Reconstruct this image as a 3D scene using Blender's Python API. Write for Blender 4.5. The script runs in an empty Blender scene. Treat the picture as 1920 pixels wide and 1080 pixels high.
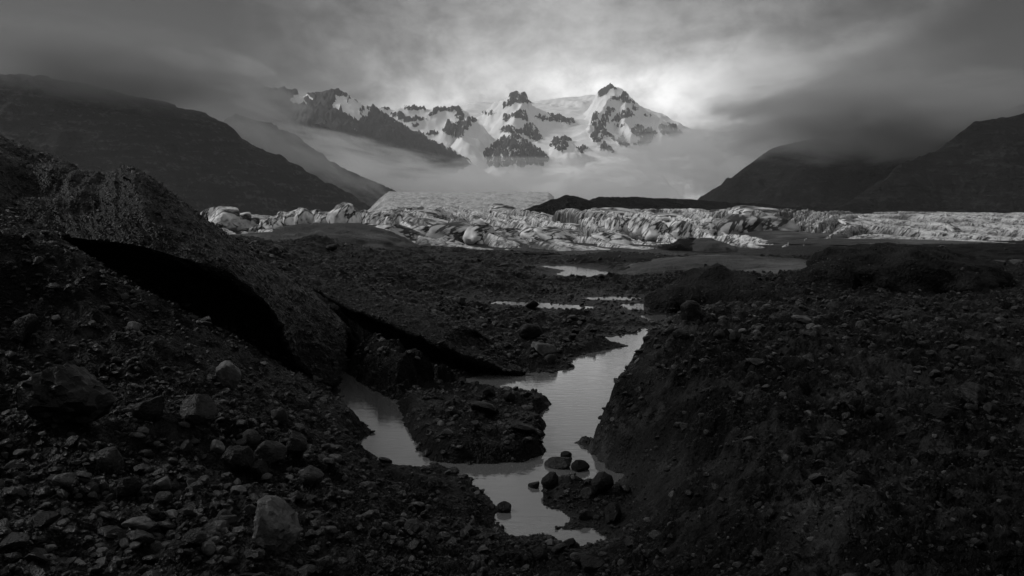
import bpy, bmesh, math, random
import numpy as np
from mathutils import Vector, Matrix, Euler

# ------------------------------------------------------------------ camera
F, HZ, CAMH = 1400.0, 415.0, 3.2        # focal length and horizon row of the 1920 px photograph, eye height over the water
scene = bpy.context.scene
COL = scene.collection
R = math.radians
cam_data = bpy.data.cameras.new('camera')
cam = bpy.data.objects.new('camera', cam_data)
COL.objects.link(cam)
cam.location = (0, 0, CAMH)
cam.rotation_euler = (R(90), 0, 0)
cam_data.sensor_width = 36.0
cam_data.lens = 36.0 * F / 1920.0
cam_data.shift_y = (HZ - 540.0) / 1920.0
cam_data.clip_start = 0.1
cam_data.clip_end = 40000
scene.camera = cam

# ------------------------------------------------------------------ view
vs = scene.view_settings
scene.display_settings.display_device = 'sRGB'
vs.view_transform = 'Standard'
vs.look = 'None'
vs.exposure = 0.30
vs.gamma = 1.0
vs.use_curve_mapping = False
cy = scene.cycles
cy.use_denoising = True
cy.denoiser = 'OPENIMAGEDENOISE'
cy.denoising_input_passes = 'RGB_ALBEDO_NORMAL'
cy.max_bounces = 6
cy.diffuse_bounces = 2
cy.glossy_bounces = 2
cy.transmission_bounces = 2
cy.volume_bounces = 4
cy.use_adaptive_sampling = True
cy.adaptive_threshold = 0.015
cy.volume_step_rate = 1.0
cy.volume_max_steps = 256


# ------------------------------------------------------------------ node expressions
class NE:
    """a socket with arithmetic"""
    def __init__(s, nt, sock): s.nt, s.s = nt, sock
    def _m(s, op, *a):
        n = s.nt.nodes.new('ShaderNodeMath'); n.operation = op
        for i, v in enumerate((s,) + a):
            if isinstance(v, NE): s.nt.links.new(v.s, n.inputs[i])
            else: n.inputs[i].default_value = v
        return NE(s.nt, n.outputs[0])
    def __add__(s, o): return s._m('ADD', o)
    __radd__ = __add__
    def __mul__(s, o): return s._m('MULTIPLY', o)
    __rmul__ = __mul__
    def __sub__(s, o): return s._m('SUBTRACT', o)
    def __rsub__(s, o): return (s * -1.0) + o
    def __truediv__(s, o): return s._m('DIVIDE', o)
    def f(s, op, *a): return s._m(op, *a)
    def smooth(s, a, b, lo=0.0, hi=1.0):
        n = s.nt.nodes.new('ShaderNodeMapRange'); n.interpolation_type = 'SMOOTHSTEP'
        s.nt.links.new(s.s, n.inputs[0])
        for i, v in zip((1, 2, 3, 4), (a, b, lo, hi)):
            if isinstance(v, NE): s.nt.links.new(v.s, n.inputs[i])
            else: n.inputs[i].default_value = v
        return NE(s.nt, n.outputs[0])


def node(nt, typ, **kw):
    n = nt.nodes.new(typ)
    for k, v in kw.items(): setattr(n, k, v)
    return n


def noise(nt, vec, scale, detail=4.0, rough=0.55, dist=0.0, stretch=None, dims='3D'):
    if stretch is not None:
        m = node(nt, 'ShaderNodeMapping'); m.inputs['Scale'].default_value = stretch
        nt.links.new(vec, m.inputs['Vector']); vec = m.outputs[0]
    n = node(nt, 'ShaderNodeTexNoise', noise_dimensions=dims)
    nt.links.new(vec, n.inputs['Vector'])
    n.inputs['Scale'].default_value = scale
    n.inputs['Detail'].default_value = detail
    n.inputs['Roughness'].default_value = rough
    n.inputs['Distortion'].default_value = dist
    return NE(nt, n.outputs[0])


# ------------------------------------------------------------------ sky: a heavy grey overcast with a thin bright gap over the peaks
SUN_AZ, SUN_EL = R(-78), R(37)
world = bpy.data.worlds.new('World')
scene.world = world
world.use_nodes = True
nt = world.node_tree
nt.nodes.clear()
tc = node(nt, 'ShaderNodeTexCoord')
sep = node(nt, 'ShaderNodeSeparateXYZ'); nt.links.new(tc.outputs['Generated'], sep.inputs[0])
dx, dy, dz = (NE(nt, sep.outputs[i]) for i in range(3))
az = dx.f('ARCTAN2', dy)
el = dz.f('ARCSINE')
sky = node(nt, 'ShaderNodeTexSky', sky_type='NISHITA', sun_disc=False, sun_elevation=SUN_EL, sun_rotation=SUN_AZ,
           air_density=1.0, dust_density=3.0, ozone_density=1.0)
bw = node(nt, 'ShaderNodeRGBToBW'); nt.links.new(sky.outputs[0], bw.inputs[0])
skyl = NE(nt, bw.outputs[0])
# cloud plane coordinates
den = dz.f('MAXIMUM', 0.0) + 0.22
cmb = node(nt, 'ShaderNodeCombineXYZ')
nt.links.new((dx / den).s, cmb.inputs[0]); nt.links.new((dy / den).s, cmb.inputs[1])
n1 = noise(nt, cmb.outputs[0], 1.3, 7, 0.60, 0.5)
n2 = noise(nt, tc.outputs['Generated'], 4.2, 8, 0.62, 0.25, stretch=(1.0, 1.0, 1.5))
n3 = noise(nt, tc.outputs['Generated'], 13.0, 7, 0.64, 0.3, stretch=(1.0, 1.0, 1.4))


def blob(a0, e0, sa, se, k=0.0, wob=0.20):
    """soft cloud mass round an azimuth and elevation; k slants it"""
    w = az - a0 + (n2 - 0.5) * wob
    v = (el - e0) - w * k + (n1 - 0.5) * wob * 0.5
    return ((w * w) * (-1.0 / (sa * sa)) + (v * v) * (-1.0 / (se * se))).f('EXPONENT')


pxa = lambda px: math.atan((px - 960) / F)
pye = lambda py: math.atan((HZ - py) / F)
gap = blob(pxa(1060), pye(215), 0.33, 0.085)
gap2 = blob(pxa(1270), pye(220), 0.14, 0.075)
streak = blob(pxa(1600), pye(115), 0.13, 0.020, 0.42)
pale = blob(pxa(900), pye(40), 0.20, 0.20)
mass_left = blob(pxa(150), pye(60), 0.44, 0.22, wob=0.30)
mass_right = blob(pxa(2000), pye(130), 0.26, 0.34)
mass_mid = blob(pxa(1500), pye(190), 0.12, 0.06, 0.25)
wisp = (n3.smooth(0.32, 0.68) - 0.5) * 0.42 + (n2.smooth(0.32, 0.68) - 0.5) * 0.75
deck = 0.215 + (0.5 - n1) * 0.34
deck = deck + el.smooth(0.35, 1.2) * 0.10        # an overcast brightens towards the zenith
lum = deck + gap * 0.54 + gap2 * 0.34 + streak * 0.22 + pale * 0.20
lum = lum * (1.0 + wisp)
lum = lum * (1.0 - mass_left * 0.93) * (1.0 - mass_right * 0.93) * (1.0 - mass_mid * 0.45)
lum = lum.f('MAXIMUM', 0.03)
lum = lum * (0.78 + skyl * 0.1 * 0.35)            # the daylight above the deck
lum = lum * el.smooth(-0.05, 0.02, 0.25, 1.0)
bg = node(nt, 'ShaderNodeBackground'); bg.inputs[1].default_value = 1.0
nt.links.new(lum.s, bg.inputs[0])
wo = node(nt, 'ShaderNodeOutputWorld'); nt.links.new(bg.outputs[0], wo.inputs[0])

# ------------------------------------------------------------------ sun behind the cloud deck
sd = bpy.data.lights.new('sun', 'SUN')
sd.energy = 1.5
sd.angle = R(12)
sd.color = (1, 1, 1)
sun = bpy.data.objects.new('sun', sd)
COL.objects.link(sun)
sv = Vector((math.sin(SUN_AZ) * math.cos(SUN_EL), math.cos(SUN_AZ) * math.cos(SUN_EL), math.sin(SUN_EL)))
sun.rotation_euler = sv.to_track_quat('Z', 'Y').to_euler()
sun.location = sv * 100

# ------------------------------------------------------------------ numpy noise
rng = np.random.default_rng(7)
PERM = rng.permutation(256); PERM = np.concatenate([PERM, PERM, PERM])
GR = rng.normal(size=(256, 3)); GR /= np.linalg.norm(GR, axis=1)[:, None]
GR2 = rng.normal(size=(256, 2)); GR2 /= np.linalg.norm(GR2, axis=1)[:, None]
fade = lambda t: t * t * t * (t * (t * 6 - 15) + 10)


def perlin2(x, y):
    x = np.asarray(x, float); y = np.asarray(y, float)
    xi = np.floor(x).astype(int); yi = np.floor(y).astype(int)
    xf = x - xi; yf = y - yi
    xi &= 255; yi &= 255
    u = fade(xf); v = fade(yf)
    def g(a, b):
        h = PERM[PERM[(xi + a) & 255] + ((yi + b) & 255)]
        return GR2[h, 0] * (xf - a) + GR2[h, 1] * (yf - b)
    x0 = g(0, 0) * (1 - u) + g(1, 0) * u
    x1 = g(0, 1) * (1 - u) + g(1, 1) * u
    return (x0 * (1 - v) + x1 * v) * 1.4


def perlin3(p):
    pi = np.floor(p).astype(int); pf = p - pi; pi &= 255
    u = fade(pf)
    out = 0
    for a in (0, 1):
        for b in (0, 1):
            for c in (0, 1):
                h = PERM[PERM[PERM[(pi[:, 0] + a) & 255] + ((pi[:, 1] + b) & 255)] + ((pi[:, 2] + c) & 255)]
                d = GR[h, 0] * (pf[:, 0] - a) + GR[h, 1] * (pf[:, 1] - b) + GR[h, 2] * (pf[:, 2] - c)
                w = (u[:, 0] if a else 1 - u[:, 0]) * (u[:, 1] if b else 1 - u[:, 1]) * (u[:, 2] if c else 1 - u[:, 2])
                out = out + d * w
    return out * 1.5


def fbm2(x, y, o=4, g=0.5):
    s = 0; a = 1.0; k = 1.0
    for i in range(o):
        s = s + a * perlin2(x * k + 17.3 * i, y * k - 9.1 * i); a *= g; k *= 2.03
    return s


def ridged2(x, y, o=4, g=0.5):
    s = 0; a = 1.0; k = 1.0
    for i in range(o):
        s = s + a * (1 - 2 * np.abs(perlin2(x * k + 5.7 * i, y * k + 3.3 * i))); a *= g; k *= 2.07
    return s


def fbm3(p, o=3, g=0.5):
    s = 0; a = 1.0; k = 1.0
    for i in range(o):
        s = s + a * perlin3(p * k + 11.7 * i); a *= g; k *= 2.03
    return s


def sstep(a, b, x):
    t = np.clip((x - a) / (b - a), 0, 1)
    return t * t * (3 - 2 * t)


def voronoi2(x, y, seed=0):
    """F1, F2 and the random value of the nearest cell"""
    x = np.asarray(x, float); y = np.asarray(y, float)
    xi = np.floor(x).astype(int); yi = np.floor(y).astype(int)
    f1 = np.full(x.shape, 9.0); f2 = np.full(x.shape, 9.0); cid = np.zeros(x.shape)
    for a in (-1, 0, 1):
        for b in (-1, 0, 1):
            h = PERM[PERM[(xi + a + seed) & 255] + ((yi + b) & 255)]
            px = xi + a + 0.5 + 0.46 * GR2[h, 0]; py = yi + b + 0.5 + 0.46 * GR2[h, 1]
            d = np.hypot(x - px, y - py)
            near = d < f1
            f2 = np.where(near, f1, np.minimum(f2, d))
            cid = np.where(near, ((h * 37) % 256) / 255.0, cid)
            f1 = np.where(near, d, f1)
    return f1, f2, cid


def voronoi_off(x, y, seed=0):
    """F1, F2, cell value and the offset from the nearest cell's point"""
    x = np.asarray(x, float); y = np.asarray(y, float)
    xi = np.floor(x).astype(int); yi = np.floor(y).astype(int)
    f1 = np.full(x.shape, 9.0); f2 = np.full(x.shape, 9.0); cid = np.zeros(x.shape); ox = np.zeros(x.shape); oy = np.zeros(x.shape)
    for a in (-1, 0, 1):
        for b in (-1, 0, 1):
            h = PERM[PERM[(xi + a + seed) & 255] + ((yi + b) & 255)]
            ex = x - (xi + a + 0.5 + 0.46 * GR2[h, 0]); ey = y - (yi + b + 0.5 + 0.46 * GR2[h, 1])
            d = np.hypot(ex, ey); near = d < f1
            f2 = np.where(near, f1, np.minimum(f2, d)); cid = np.where(near, ((h * 37) % 256) / 255.0, cid)
            ox = np.where(near, ex, ox); oy = np.where(near, ey, oy); f1 = np.where(near, d, f1)
    return f1, f2, cid, ox, oy


# ------------------------------------------------------------------ helpers: places, meshes, tags
def W(px, py, Y):
    """the point at depth Y seen at a place of the photograph"""
    return ((px - 960) * Y / F, Y, CAMH - (py - HZ) * Y / F)


def WZ(px, py, z=0.0):
    Y = F * (CAMH - z) / (py - HZ)
    return ((px - 960) * Y / F, Y, z)


def tag(o, label=None, cat=None, group=None, kind=None):
    for k, v in (('label', label), ('category', cat), ('group', group), ('kind', kind)):
        if v: o[k] = v
    return o


def mesh_np(name, verts, quads=None, tris=None, smooth=True):
    me = bpy.data.meshes.new(name)
    verts = np.asarray(verts, np.float32)
    loops, starts, totals, n = [], [], [], 0
    for arr, k in ((quads, 4), (tris, 3)):
        if arr is None: continue
        arr = np.asarray(arr, np.int32)
        loops.append(arr.ravel()); starts.append(n + np.arange(len(arr)) * k); totals.append(np.full(len(arr), k)); n += arr.size
    me.vertices.add(len(verts)); me.vertices.foreach_set('co', verts.ravel())
    me.loops.add(n); me.loops.foreach_set('vertex_index', np.concatenate(loops).astype(np.int32))
    st = np.concatenate(starts).astype(np.int32)
    me.polygons.add(len(st)); me.polygons.foreach_set('loop_start', st)
    me.polygons.foreach_set('loop_total', np.concatenate(totals).astype(np.int32))
    if smooth: me.polygons.foreach_set('use_smooth', np.ones(len(st), bool))
    me.update(calc_edges=True)
    return me


def grid_quads(nr, nc):
    i = np.arange(nr - 1)[:, None] * nc + np.arange(nc - 1)[None, :]
    return np.stack([i, i + 1, i + nc + 1, i + nc], -1).reshape(-1, 4)


def attr(me, name, vals):
    a = me.attributes.new(name, 'FLOAT', 'POINT'); a.data.foreach_set('value', np.asarray(vals, np.float32).ravel())


def link(name, me, mat=None, parent=None, loc=None, rot=None, scale=None):
    o = bpy.data.objects.new(name, me); COL.objects.link(o)
    if mat is not None:
        if len(me.materials) == 0: me.materials.append(mat)
    if parent is not None: o.parent = parent
    if loc is not None: o.location = loc
    if rot is not None: o.rotation_euler = rot
    if scale is not None: o.scale = scale
    return o


# ------------------------------------------------------------------ materials
def new_mat(name):
    m = bpy.data.materials.new(name); m.use_nodes = True
    t = m.node_tree; t.nodes.clear()
    out = node(t, 'ShaderNodeOutputMaterial')
    b = node(t, 'ShaderNodeBsdfPrincipled')
    t.links.new(b.outputs[0], out.inputs[0])
    c = node(t, 'ShaderNodeTexCoord')
    return m, t, b, c


def setv(t, sock, v):
    if isinstance(v, NE): t.links.new(v.s, sock)
    else: sock.default_value = v if not isinstance(v, float) or sock.type == 'VALUE' else (v, v, v, 1)


def bump(t, b, h, strength, dist):
    n = node(t, 'ShaderNodeBump'); n.inputs['Strength'].default_value = strength; n.inputs['Distance'].default_value = dist
    t.links.new(h.s, n.inputs['Height']); t.links.new(n.outputs[0], b.inputs['Normal'])


def rock_mat(name, lo, hi, rough=0.5, scale=6.0, coords='Object', spec=0.5, bscale=30.0, bdist=0.01, vary=0.0, bstr=0.6):
    m, t, b, c = new_mat(name)
    v = c.outputs[coords]
    a = noise(t, v, scale, 5, 0.6).smooth(0.3, 0.72)
    if vary:
        oi = node(t, 'ShaderNodeObjectInfo')
        r = NE(t, oi.outputs['Random'])
        a = a * (1 - vary) + r * r * vary
    f = noise(t, v, bscale, 3, 0.6)
    setv(t, b.inputs['Base Color'], (a * (hi - lo) + lo) * (0.65 + 0.7 * f))
    setv(t, b.inputs['Roughness'], rough + (f - 0.5) * 0.3)
    b.inputs['Specular IOR Level'].default_value = spec
    bump(t, b, f, bstr, bdist)
    return m


def terrain_mat(name, lo, hi, silt, spec=0.5, rough=0.5, lump=2.2):
    """wet volcanic gravel with paler patches of silt; the silt attribute carries the flats of mud"""
    m, t, b, c = new_mat(name)
    v = c.outputs['Object']
    big = noise(t, v, 0.55, 5, 0.6).smooth(0.46, 0.68)
    mid = noise(t, v, 5.0, 5, 0.65)
    fine = noise(t, v, 55.0, 3, 0.6)
    vo = node(t, 'ShaderNodeTexVoronoi', feature='F1'); vo.inputs['Scale'].default_value = 26.0
    t.links.new(v, vo.inputs['Vector'])
    vcol = node(t, 'ShaderNodeSeparateColor'); t.links.new(vo.outputs['Color'], vcol.inputs[0])
    cell = NE(t, vcol.outputs[0]); vd = NE(t, vo.outputs['Distance'])
    at = node(t, 'ShaderNodeAttribute', attribute_name='silt')
    s = NE(t, at.outputs['Fac'])
    col = lo + (hi - lo) * (cell * cell * 0.6 + mid.smooth(0.4, 0.75) * 0.5)
    mud = (s * 0.6 + big * mid.smooth(0.42, 0.62) * 0.6).f('MINIMUM', 1.0)
    col = col * (1.0 - mud) + mud * silt * (0.6 + 0.8 * fine)
    setv(t, b.inputs['Base Color'], col)
    setv(t, b.inputs['Roughness'], rough + (cell - 0.5) * 0.25 - mud * 0.08)
    b.inputs['Specular IOR Level'].default_value = spec
    bump(t, b, fine * 0.35 - vd * 0.7 * (1.0 - mud * 0.6) + noise(t, v, 11.0, 4, 0.65) * lump, 1.0, 0.045)
    return m


M_GROUND = terrain_mat('wet_gravel', 0.0006, 0.0056, 0.044, spec=0.04, rough=0.42)
M_RIDGE = terrain_mat('dirty_ice_face', 0.0010, 0.010, 0.016, spec=0.08, rough=0.42, lump=0.9)  # the silt tone here colours the painted wet sheen of the face
m, t, b, c = new_mat('basalt_gravel')                # mostly black wet stones, a few painted pale as wet glints
M_STONE = m
v = c.outputs['Object']
oi = node(t, 'ShaderNodeObjectInfo'); r = NE(t, oi.outputs['Random'])
a = noise(t, v, 4.0, 5, 0.6); f = noise(t, v, 11.0, 3, 0.6)
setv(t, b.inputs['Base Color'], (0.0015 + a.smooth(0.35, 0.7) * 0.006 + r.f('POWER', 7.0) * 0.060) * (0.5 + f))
setv(t, b.inputs['Roughness'], 0.16 + 0.30 * f)
b.inputs['Specular IOR Level'].default_value = 0.26
bump(t, b, f, 0.6, 0.04)
M_DARK = rock_mat('dark_basalt', 0.003, 0.013, 0.40, 3.0, bdist=0.05, spec=0.10, bscale=11)
M_MID = rock_mat('grey_basalt', 0.010, 0.034, 0.42, 3.0, bdist=0.05, spec=0.12, bscale=11)
M_PALE = rock_mat('pale_rhyolite', 0.05, 0.13, 0.5, 3.0, bdist=0.05, spec=0.12, bscale=11)
M_MOUND = rock_mat('ash_covered_ice', 0.003, 0.020, 0.6, 0.8, bscale=7.0, bdist=0.30, spec=0.05, bstr=1.0)
m, t, b, c = new_mat('ash_streaked_ice')
M_MOUND2 = m
v = c.outputs['Object']
s1 = noise(t, v, 1.0, 6, 0.6, 0.8, stretch=(0.07, 0.45, 0.9)); s2 = noise(t, v, 2.4, 4, 0.65); s3 = noise(t, v, 0.12, 3, 0.5)
setv(t, b.inputs['Base Color'], 0.022 + s1.smooth(0.42, 0.72) * 0.070 + s2 * 0.036 + s3.smooth(0.55, 0.75) * 0.05)
b.inputs['Roughness'].default_value = 0.6; b.inputs['Specular IOR Level'].default_value = 0.08
bump(t, b, s2 * 1.5 + s1 + noise(t, v, 9.0, 3, 0.6) * 0.6, 1.0, 0.16)


def ice_mat(name, lo=0.38, hi=0.84, dirt=0.010, streak=(0.75, 0.16, 0.14), amount=0.58):
    m, t, b, c = new_mat(name)
    v = c.outputs['Object']
    rot = node(t, 'ShaderNodeMapping'); rot.inputs['Rotation'].default_value = (0, R(-38), R(20))
    t.links.new(v, rot.inputs['Vector'])
    s1 = noise(t, rot.outputs[0], 1.0, 6, 0.62, 0.6, stretch=streak)
    s2 = noise(t, v, 0.045, 4, 0.6)
    s3 = noise(t, v, 1.6, 4, 0.6)
    at = node(t, 'ShaderNodeAttribute', attribute_name='ash')
    ash = NE(t, at.outputs['Fac'])
    band = (s1 - 0.5).f('ABSOLUTE').smooth(0.036, 0.006) * 0.95 + s1.smooth(amount - 0.02, amount + 0.14) * 0.5
    d = (band + s2.smooth(0.50, 0.74) * 0.5 + ash * 1.15).f('MINIMUM', 1.0)
    base = lo + (hi - lo) * s3.smooth(0.25, 0.7)
    setv(t, b.inputs['Base Color'], base * (1.0 - d) + dirt * d)
    b.inputs['Roughness'].default_value = 0.55
    b.inputs['Specular IOR Level'].default_value = 0.35
    bump(t, b, s3 + s1 * 0.6, 0.5, 0.25)
    return m


M_ICE = ice_mat('glacier_ice')
M_SERAC = ice_mat('serac_ice', streak=(1.6, 0.45, 0.4), amount=0.60)

m, t, b, c = new_mat('silty_meltwater')
M_WATER = m
v = c.outputs['Object']
rip = noise(t, v, 3.2, 4, 0.55, 0.4, stretch=(1.0, 2.6, 1.0)) + noise(t, v, 14.0, 2, 0.5) * 0.18
setv(t, b.inputs['Base Color'], 0.085 + (noise(t, v, 0.5, 3) - 0.5) * 0.05)
b.inputs['Roughness'].default_value = 0.035
b.inputs['IOR'].default_value = 2.0
bump(t, b, rip, 0.16, 0.02)

m, t, b, c = new_mat('snow_and_rock')
M_SNOW = m
v = c.outputs['Object']
at = node(t, 'ShaderNodeAttribute', attribute_name='rock')
rk = NE(t, at.outputs['Fac'])
nn = noise(t, v, 0.022, 7, 0.72)
k = (rk + (nn - 0.5) * 1.25 * rk.smooth(0.02, 0.25)).smooth(0.30, 0.38)
setv(t, b.inputs['Base Color'], 0.90 * (1.0 - k) + k * (0.012 + 0.03 * nn))
b.inputs['Roughness'].default_value = 0.7
b.inputs['Specular IOR Level'].default_value = 0.2
bump(t, b, nn * k, 0.7, 26.0)


def hill_mat(name, lo, hi, pale):
    m, t, b, c = new_mat(name)
    v = c.outputs['Object']
    a = noise(t, v, 0.012, 6, 0.62, 0.4)
    s = noise(t, v, 0.05, 5, 0.65, 0.0, stretch=(0.35, 0.35, 2.2))
    f = noise(t, v, 0.11, 4, 0.65)
    sc = (f * s).smooth(0.27, 0.36)
    setv(t, b.inputs['Base Color'], lo + (hi - lo) * (a * 0.5 + s * 0.6) + sc * pale)
    b.inputs['Roughness'].default_value = 0.85
    b.inputs['Specular IOR Level'].default_value = 0.02
    bump(t, b, s + f * 0.5 + a * 1.5, 1.0, 14.0)
    return m


M_HILL = hill_mat('mossy_scree', 0.002, 0.040, 0.045)
M_HILL2 = hill_mat('dark_scree', 0.003, 0.022, 0.016)
# ------------------------------------------------------------------ the shore lines, as plan outlines on the water level z = 0
STREAM = [(632,700),(634,714),(639,757),(661,772),(678,786),(700,810),(676,830),(704,858),(728,892),(772,897),(791,880),(830,887),
 (868,890),(897,911),(926,935),(938,950),(935,979),(945,998),(964,1008),(993,1000),(1022,1000),(1056,1015),(1085,1027),(1123,1022),
 (1133,1008),(1099,993),(1041,993),(1070,974),(1032,955),(1013,931),(1022,907),(1041,892),(1104,902),(1133,892),(1152,914),
 (1171,892),(1133,878),(1118,858),(1080,830),(1109,822),'B',(1190,625),(1121,634),
 (1150,642),(1181,649),(1147,654),(1070,671),(1077,688),(1041,698),(969,699),(916,702),(849,714),(907,723),(979,732),(1022,742),(1032,757),
 (1003,784),(1020,796),(1017,825),(1029,839),(1012,858),(969,868),(897,870),(810,866),(791,854),(762,801),(745,750),(728,745),
 (700,733),(671,714),(656,704),(642,694)]
PONDS = [
 [(912,569),(935,565),(1000,566),(1060,571),(1118,575),(1110,579),(1060,581),(1010,577),(960,572)],
 [(1160,572),(1180,569),(1225,570),(1270,574),(1285,584),(1245,586),(1215,582),(1180,580)],
 [(1010,498),(1060,498),(1100,502),(1130,509),(1165,513),(1170,517),(1110,519),(1060,519),(1045,514),(1060,507),(1030,502)],
 [(803,558),(850,555),(875,558),(850,561),(810,561)],
 [(1095,558),(1160,556),(1220,559),(1180,563),(1110,562)],
 [(1203,593),(1240,589),(1250,596),(1222,605)],
]
HIDDEN = [(1.22, 10.7), (1.45, 11.3), (1.85, 12.4), (2.35, 14.0), (2.95, 16.0), (3.6, 18.5), (3.95, 20.5), (3.95, 22.4)]   # the shore behind the right mound


def to_plan(poly):
    out = []
    for q in poly: out += HIDDEN if q == 'B' else [WZ(*q)[:2]]
    return np.array(out)

WATER = [to_plan(STREAM)] + [to_plan(p) for p in PONDS]


def poly_sdf(x, y, poly):
    """signed distance to a plan outline: positive outside"""
    d2 = np.full(x.shape, 1e9); inside = np.zeros(x.shape, bool)
    n = len(poly)
    for i in range(n):
        ax, ay = poly[i]; bx, by = poly[(i + 1) % n]
        ex, ey = bx - ax, by - ay
        wx, wy = x - ax, y - ay
        tt = np.clip((wx * ex + wy * ey) / (ex * ex + ey * ey + 1e-12), 0, 1)
        d2 = np.minimum(d2, (wx - ex * tt) ** 2 + (wy - ey * tt) ** 2)
        c1 = (ay <= y) & (by > y); c2 = (by <= y) & (ay > y)
        cr = ex * wy - ey * wx
        inside ^= (c1 & (cr > 0)) | (c2 & (cr < 0))
    d = np.sqrt(d2)
    return np.where(inside, -d, d)


# ------------------------------------------------------------------ broad shape of the land: surveyed spot heights
SPOT = [W(*p) for p in [
 # gravel slope on the left, up to its crest
 (0,1080,4.2),(120,1080,4.35),(300,1080,4.6),(500,1080,4.9),(740,1080,5.3),(950,1080,6.0),(1120,1080,6.3),
 (0,960,5.0),(200,960,5.3),(400,960,5.7),(600,960,6.3),(780,960,7.2),(900,975,7.6),(860,920,8.3),(760,920,8.0),
 (0,860,6.0),(200,860,6.3),(400,860,6.9),(560,860,7.8),(650,850,8.9),
 (0,760,7.0),(200,760,7.4),(400,760,8.2),(560,770,9.6),(640,800,10.2),
 (0,660,8.0),(200,670,8.5),(400,690,9.4),(560,720,11.2),
 (0,560,8.8),(150,570,9.3),(300,620,9.9),
 (0,430,9.6),(130,485,10.1),(250,555,10.6),(400,622,11.2),(520,690,12.0),(620,742,12.6),
 # right-hand mound
 (1200,1010,6.75),(1250,955,7.35),(1195,935,8.3),(1300,1080,5.6),(1300,1000,6.0),(1300,900,7.2),(1240,900,7.9),(1220,850,8.8),(1180,830,9.5),(1150,800,9.95),
 (1200,760,10.0),(1180,730,10.35),(1165,715,10.5),(1200,690,10.9),(1190,655,11.7),(1230,640,12.0),(1220,615,13.1),(1260,612,13.3),(1290,606,13.6),(1300,700,9.7),(1300,800,8.4),
 (1350,640,11.8),(1400,700,9.2),(1400,800,7.6),(1400,600,14.2),(1400,900,6.3),
 (1500,1080,4.2),(1500,1000,4.9),(1500,900,6.1),(1500,800,7.6),(1500,700,9.8),(1500,640,12.0),(1500,600,14.6),(1500,572,18.6),
 (1800,1080,3.9),(1800,1000,4.5),(1800,900,5.6),(1800,800,7.0),(1800,700,9.3),(1800,600,14.0),(1800,568,17.0),(1800,558,20.0),
 (2100,1000,4.4),(2100,800,6.8),(2100,600,13.0),(2100,564,17.5),(1380,592,16.8),(1320,594,17.2),(1450,586,17.8),(1600,562,20.5),(1700,566,25),(1850,562,27),(1520,575,25),
 # gravel plain behind
 (470,462,40),(600,476,50),(700,490,42),(800,482,55),(560,502,32),(640,530,25),(720,572,20.2),(800,602,18.2),(900,642,16.6),
 (1000,655,16.9),(1000,600,22.2),(900,592,23.4),(850,542,33),(1000,542,34.2),(1000,482,62),(1100,602,23.2),(1040,682,16.3),
 (960,688,15.8),(1080,640,19.2),(1150,600,23.6),(1200,540,34),(1300,520,36),(1300,480,60),(1200,470,72),(1500,500,44),(1600,480,55),
 (1800,545,31),(1800,470,60),(900,465,80),(1100,470,75),(700,468,75),(500,470,60),(1400,470,70),(1900,460,70),(2100,470,60),(300,440,70),(100,420,70),
 (-200,430,60),(-300,300,22),
 ]]
SPOT += [(1.95, 12.9, 0.9), (2.5, 14.6, 1.0), (3.3, 16.4, 1.0), (4.2, 18.5, 0.9), (-9, 13.6, 3.4), (-7.5, 13.2, 2.6), (-6, 13.2, 1.7), (-4.6, 13.8, 0.8), (-3.6, 14.6, 0.25), (-14, 14, 4.4), (-13, 20, 3.2), (-9, 19, 2.2),
         (-6.5, 20, 1.6), (-5.2, 17, 0.5), (-4.2, 16, 0.2), (-20, 20, 4.5), (-25, 40, 3.0), (-10, 28, 2.2), (-16, 60, 2.0), (-40, 90, 2.6), (40, 90, 1.2), (0, 110, 1.2),
         (0, 130, 1.5), (-60, 130, 2.5), (70, 130, 2.0), (-90, 110, 3), (90, 110, 2), (30, 30, 1.4), (-5, 2, 1.9), (-2.5, 2, 1.3), (0, 2, 0.9), (2.5, 2, 1.25), (6, 2, 1.3), (9, 5, 1.4),
         (-8, 4, 3.2), (-10, 8, 4.4), (0, 4.2, 0.75), (-1.0, 4.4, 0.85)]
SPOT = np.array(SPOT)


def rbf_fit(P):
    n = len(P)
    D = np.hypot(P[:, None, 0] - P[None, :, 0], P[:, None, 1] - P[None, :, 1])
    A = np.zeros((n + 3, n + 3)); A[:n, :n] = -D + np.eye(n) * -0.02
    A[:n, n] = 1; A[:n, n + 1:] = P[:, :2]; A[n:, :n] = A[:n, n:].T
    return np.linalg.solve(A, np.concatenate([P[:, 2], [0, 0, 0]]))


# the spot heights are fitted in a plan whose far distances are compressed, so near and far spots weigh alike
def warp(x, y):
    r = np.maximum(y, 1.0)
    k = np.log(r / 4.0 + 1.0) * 7.0
    return np.stack([x / (r + 3.0) * (k + 3.0) * 1.0, k], -1)


SW = np.concatenate([warp(SPOT[:, 0], SPOT[:, 1]), SPOT[:, 2:]], 1)
COEF = rbf_fit(SW)


def broad(x, y):
    q = warp(x, y); out = np.empty(len(x))
    for s in range(0, len(x), 20000):
        a = q[s:s + 20000]
        D = np.hypot(a[:, None, 0] - SW[None, :, 0], a[:, None, 1] - SW[None, :, 1])
        out[s:s + 20000] = -D @ COEF[:-3] + COEF[-3] + a @ COEF[-2:]
    return out


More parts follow.
